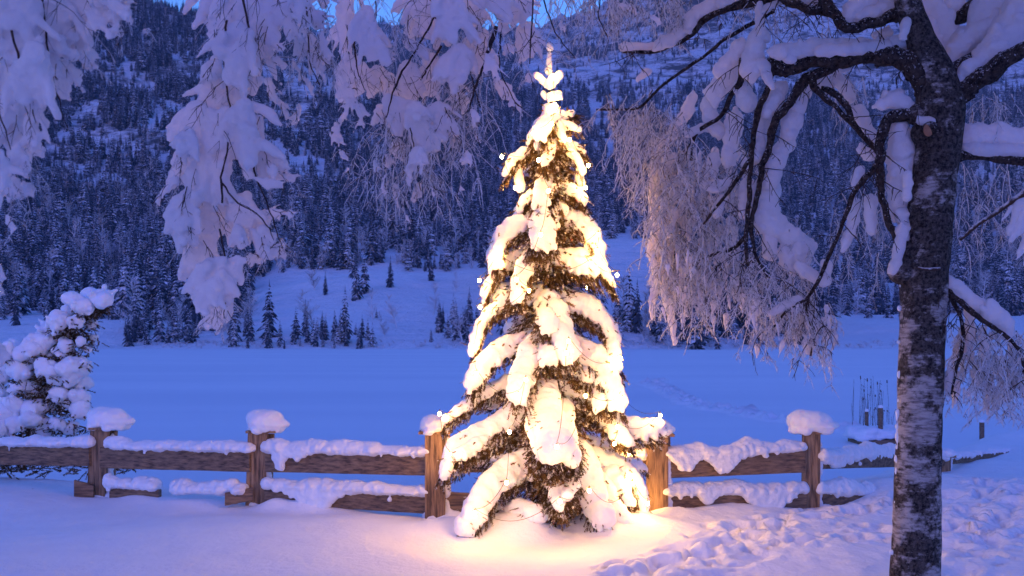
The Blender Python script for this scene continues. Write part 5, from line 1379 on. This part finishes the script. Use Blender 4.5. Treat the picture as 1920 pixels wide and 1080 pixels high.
dlobes(b4, 'b4', [(648, -20, 642, 104, 19), (690, 24, 698, 104, 26), (664, 120, 668, 166, 30), (706, 130, 716, 168, 20), (716, 90, 734, 112, 11), (640, 176, 655, 170, 16), (770, 30, 770, 90, 16), (796, -30, 804, 60, 34), (838, -20, 848, 70, 30), (880, -20, 888, 46, 22), (912, -10, 945, 20, 28), (962, -20, 985, 24, 24),
 (984, 50, 990, 96, 24), (1004, 60, 1014, 80, 11), (952, 84, 958, 96, 10), (900, 66, 900, 120, 28), (918, 100, 934, 146, 15), (930, 150, 962, 186, 12), (958, 184, 972, 204, 8), (968, 196, 974, 206, 6), (862, 96, 850, 140, 32), (806, 114, 808, 170, 28), (764, 124, 770, 176, 24), (732, 148, 744, 172, 18),
 (730, 190, 752, 226, 26), (774, 196, 782, 220, 22), (714, 202, 718, 228, 18), (656, 186, 640, 226, 9), (630, 232, 636, 276, 10), (636, 280, 648, 296, 7), (670, 196, 682, 240, 11), (650, 314, 652, 318, 5), (786, 236, 800, 268, 24), (822, 200, 830, 256, 22), (744, 262, 750, 286, 17), (724, 292, 728, 312, 10), (702, 300, 706, 326, 7),
 (792, 280, 790, 308, 17), (770, 300, 768, 350, 10), (722, 330, 716, 376, 8), (842, 240, 850, 276, 12), (884, 206, 892, 236, 9), (852, 160, 870, 205, 18), (878, 288, 868, 306, 12), (862, 344, 864, 360, 6), (786, 344, 776, 376, 9), (808, 350, 826, 395, 5), (742, 346, 746, 390, 8), (740, 400, 734, 440, 4), (756, 395, 772, 425, 4), (990, 140, 992, 148, 9), (760, 80, 800, 100, 14), (700, 60, 716, 90, 16), (940, 40, 950, 60, 12), (892, 252, 896, 262, 6)],
 6.3, .10, 54, 2, voxel=.010, main=([(1000, -30, 2), (996, 60, 2), (992, 120, 1.4)], [(930, 50, 5), (922, 80, 6), (908, 120, 4), (890, 165, 3), (880, 200, 2)], [(820, 20, 3), (800, 60, 2.6), (770, 110, 2.2), (750, 140, 3), (735, 180, 2), (725, 220, 1.5)], [(815, 30, 2.4), (850, 80, 2), (880, 130, 1.8), (900, 200, 1.2)], [(828, 86, 3), (800, 130, 2.4), (790, 150, 2)], [(668, 30, 2), (664, 90, 2.4), (670, 130, 1.6), (684, 170, 1)], [(704, 0, 2), (706, 72, 2)], [(655, 180, 1.6), (650, 220, 1.2)], [(770, 240, 1.6), (780, 300, 1.4), (790, 360, 1)], [(940, 60, 2), (935, 130, 1.6), (965, 190, 1.4), (980, 205, 1)]),
 hangs=(((690, 860), (180, 270), 46, .42, .0034), ((720, 830), (280, 350), 26, .32, .0030), ((820, 920), (100, 190), 24, .38, .0028), ((640, 1000), (-40, 60), 36, .5, .0024), ((860, 900), (190, 230), 10, .25, .003)))
b5 = empty('hanging_branch', P(1080, -60, 7.2)); tag(b5, 'thin rimed twigs dangling from the top edge above and right of the lit spruce tip', 'branch', 'snow-covered branches hanging in from above')
dlobes(b5, 'b5', [(1052, 40, 1050, 56, 5), (1160, 10, 1190, 20, 6), (1222, 32, 1236, 36, 9)], 7.2, .1, 55, 1, voxel=.008, main=([(1012, -20, 2), (1040, 60, 1.6), (1078, 110, 1)], [(1130, -20, 2), (1120, 30, 1.5), (1140, 70, 1)]),
 hangs=(((1010, 1090), (-60, 10), 16, .5, .0028), ((1090, 1240), (-60, 0), 30, .42, .0032), ((1060, 1110), (60, 110), 6, .25, .0026)))

# ================================================================== bent snowy shrub at left
rs = random.Random(77); SD = 14.2
shrub = empty('young_spruce', P(60, 860, SD)); tag(shrub, 'small bent young spruce smothered in round snow pillows behind the left end of the fence', 'young spruce')
PIL = [(60, 720, 26), (90, 690, 20), (20, 760, 26), (80, 800, 24), (110, 740, 20), (120, 660, 18), (150, 770, 18), (36, 660, 22), (190, 558, 22), (172, 562, 22), (150, 572, 24), (128, 586, 14), (140, 604, 14), (108, 604, 24), (92, 616, 22), (170, 606, 12), (176, 634, 10), (74, 646, 26), (56, 656, 26), (124, 646, 18), (152, 640, 11), (164, 652, 9), (46, 690, 30), (96, 668, 12), (130, 690, 30), (146, 716, 24), (112, 700, 22), (150, 742, 18), (126, 756, 12),
 (104, 760, 12), (62, 772, 30), (48, 792, 24), (10, 780, 26), (-6, 800, 26), (108, 796, 16), (134, 804, 14), (10, 660, 18), (0, 700, 22), (-14, 740, 24), (86, 730, 12), (30, 730, 14), (160, 680, 10), (170, 800, 9), (76, 700, 9)]
m = MB(); ax = [P(40, 880, SD), P(60, 800, SD), P(80, 720, SD), (P(110, 640, SD)), P(150, 590, SD), P(186, 566, SD)]
m.tube(ax, [.06, .05, .045, .035, .02, .01], 8); m.build('trunk', M['trunk'], shrub)
axq, _ = resample(ax, [1] * 6, .08)
for (x, y, r) in PIL:
    r = r * 1.1
    d = SD + rs.uniform(-.3, .1); c = P(x, y, d); m = MB()
    nearest = axq[np.argmin(np.linalg.norm(axq - c, axis=1))]
    q = np.array([nearest + (c - nearest) * f for f in np.linspace(0, 1, 6)]); m.tube(q - np.array([0, 0, S(r, d) * .4]), np.linspace(.02, .008, 6), 5)
    for k in range(6):
        for _ in range(9): place_twig(m, q[k] + np.array([rs.gauss(0, .06), rs.gauss(0, .06), -S(r, d) * .5 + rs.gauss(0, .03)]), (rs.gauss(0, 1), rs.gauss(0, 1), -rs.uniform(0, 1)), rs.uniform(.8, 1.3), rs)
    bo = m.build('bough', M['needle'], shrub)
    ms = MB(); R = S(r, d)
    for _ in range(5): ms.ball(c + np.array([rs.gauss(0, R * .26), rs.gauss(0, R * .2), rs.gauss(0, R * .2)]), (R * rs.uniform(.55, .8), R * .6, R * rs.uniform(.45, .7)), ICO2)
    ow = c - nearest; ow = ow / (np.linalg.norm(ow) + 1e-6)
    for _ in range(7):
        a_ = ow + np.array([rs.gauss(0, .6), rs.gauss(0, .5), rs.gauss(-.25, .5)]); a_ /= np.linalg.norm(a_); s0 = c - ow * R * .4 + a_ * R * .2
        lobe(ms, [s0, s0 + a_ * R * rs.uniform(.7, 1.25)], [R * .36, R * .15], .8, .4, .2, rnd=rs)
    snowify(ms.build('snow', M['snow_tree'], bo), .018, 2, .07, .02)
# brush and low boughs poking through the snow at its foot
m = MB()
for _ in range(200): place_twig(m, P(rs.uniform(-30, 250), rs.uniform(862, 884), SD - .6) + np.array([0, rs.uniform(-.3, .3), 0]), (rs.gauss(0, 1), rs.gauss(0, .6), rs.uniform(-.4, .4)), 1.4, rs)
m.build('bough', M['needle'], shrub)

# ---- unseen snow-loaded limbs added above the frame to block skylight; hanging branches join them
rc = random.Random(31)
def added_shade_limb(parent, a, b, sag, r, n_side):
    a = np.array(a, float); b = np.array(b, float); k = 9
    q = [a + (b - a) * f + np.array([rc.gauss(0, .1), rc.gauss(0, .1), -sag * 4 * (f - .5) ** 2 + sag]) for f in np.linspace(0, 1, k)]
    m = MB(); q2, r2_ = resample(q, np.linspace(r, r * .3, k), .12); m.tube(q2, r2_, 8); lb = m.build('limb', M['bark'], parent, smooth=True)  # out-of-view limb, put in to shade the foreground snow
    ms = MB(); mt = MB()
    lobe(ms, [p + np.array([0, 0, r + .05]) for p in q], [r * 1.6 + .07] * k, 1.2, .6, .2, rnd=rc)
    for _ in range(n_side):
        i = rc.randrange(len(q2)); ang = rc.uniform(0, 6.28); l = rc.uniform(.5, 1.3); e = q2[i] + np.array([math.cos(ang) * l, math.sin(ang) * l, -rc.uniform(0, .12)])
        mid = (q2[i] + e) / 2 + np.array([0, 0, .1]); mt.tube([q2[i], mid, e], [.02, .014, .005], 5)
        lobe(ms, [q2[i] + np.array([0, 0, .05]), mid + np.array([0, 0, .06]), e + np.array([0, 0, .03])], [.11, .13, .05], 1.3, .6, .2, rnd=rc)
    snowify(ms.build('snow', M['snow_hang'], lb), .04, 3, .05, .02); tag(mt.build('twig_cluster', M['bark'], lb), kind='stuff')
def top(y): return EYE + .32 * max(y, 1.5) + .75
for (par, ax_, ay_, bx_, by_) in ((birch, 3.0, 7.75, -1.5, 6.8), (birch, 2.9, 7.8, 0.2, 9.4), (birch, 3.0, 7.7, 3.6, 3.2), (birch, 3.0, 7.7, 6.4, 9.0), (birch, 3.0, 7.7, 6.6, 5.6), (birch, 3.0, 7.7, .6, 4.2), (birch, 2.9, 7.8, 1.8, 10.2),
    (b1, -4.6, 2.6, 0.4, 3.2), (b1, -4.2, 1.2, 2.6, 1.4), (b2, -5.2, 5.0, 0.8, 5.4), (b2, -5.4, 4.0, -.4, 7.6), (b3, -5.2, 6.2, .2, 6.0), (b4, -5.4, 7.4, .8, 7.0), (b4, -5.0, 8.6, -1.2, 9.2), (b4, -3, 6, -.5, 8.4), (b5, -2.4, 8.0, 2.2, 7.6), (b1, -2.0, -1.6, 3.6, .2), (b5, 0, 8.6, 2.4, 6.0)):
    added_shade_limb(par, (ax_, ay_, top(ay_) + rc.uniform(0, .5)), (bx_, by_, top(by_) + rc.uniform(.1, .6)), .25, .09, 20)
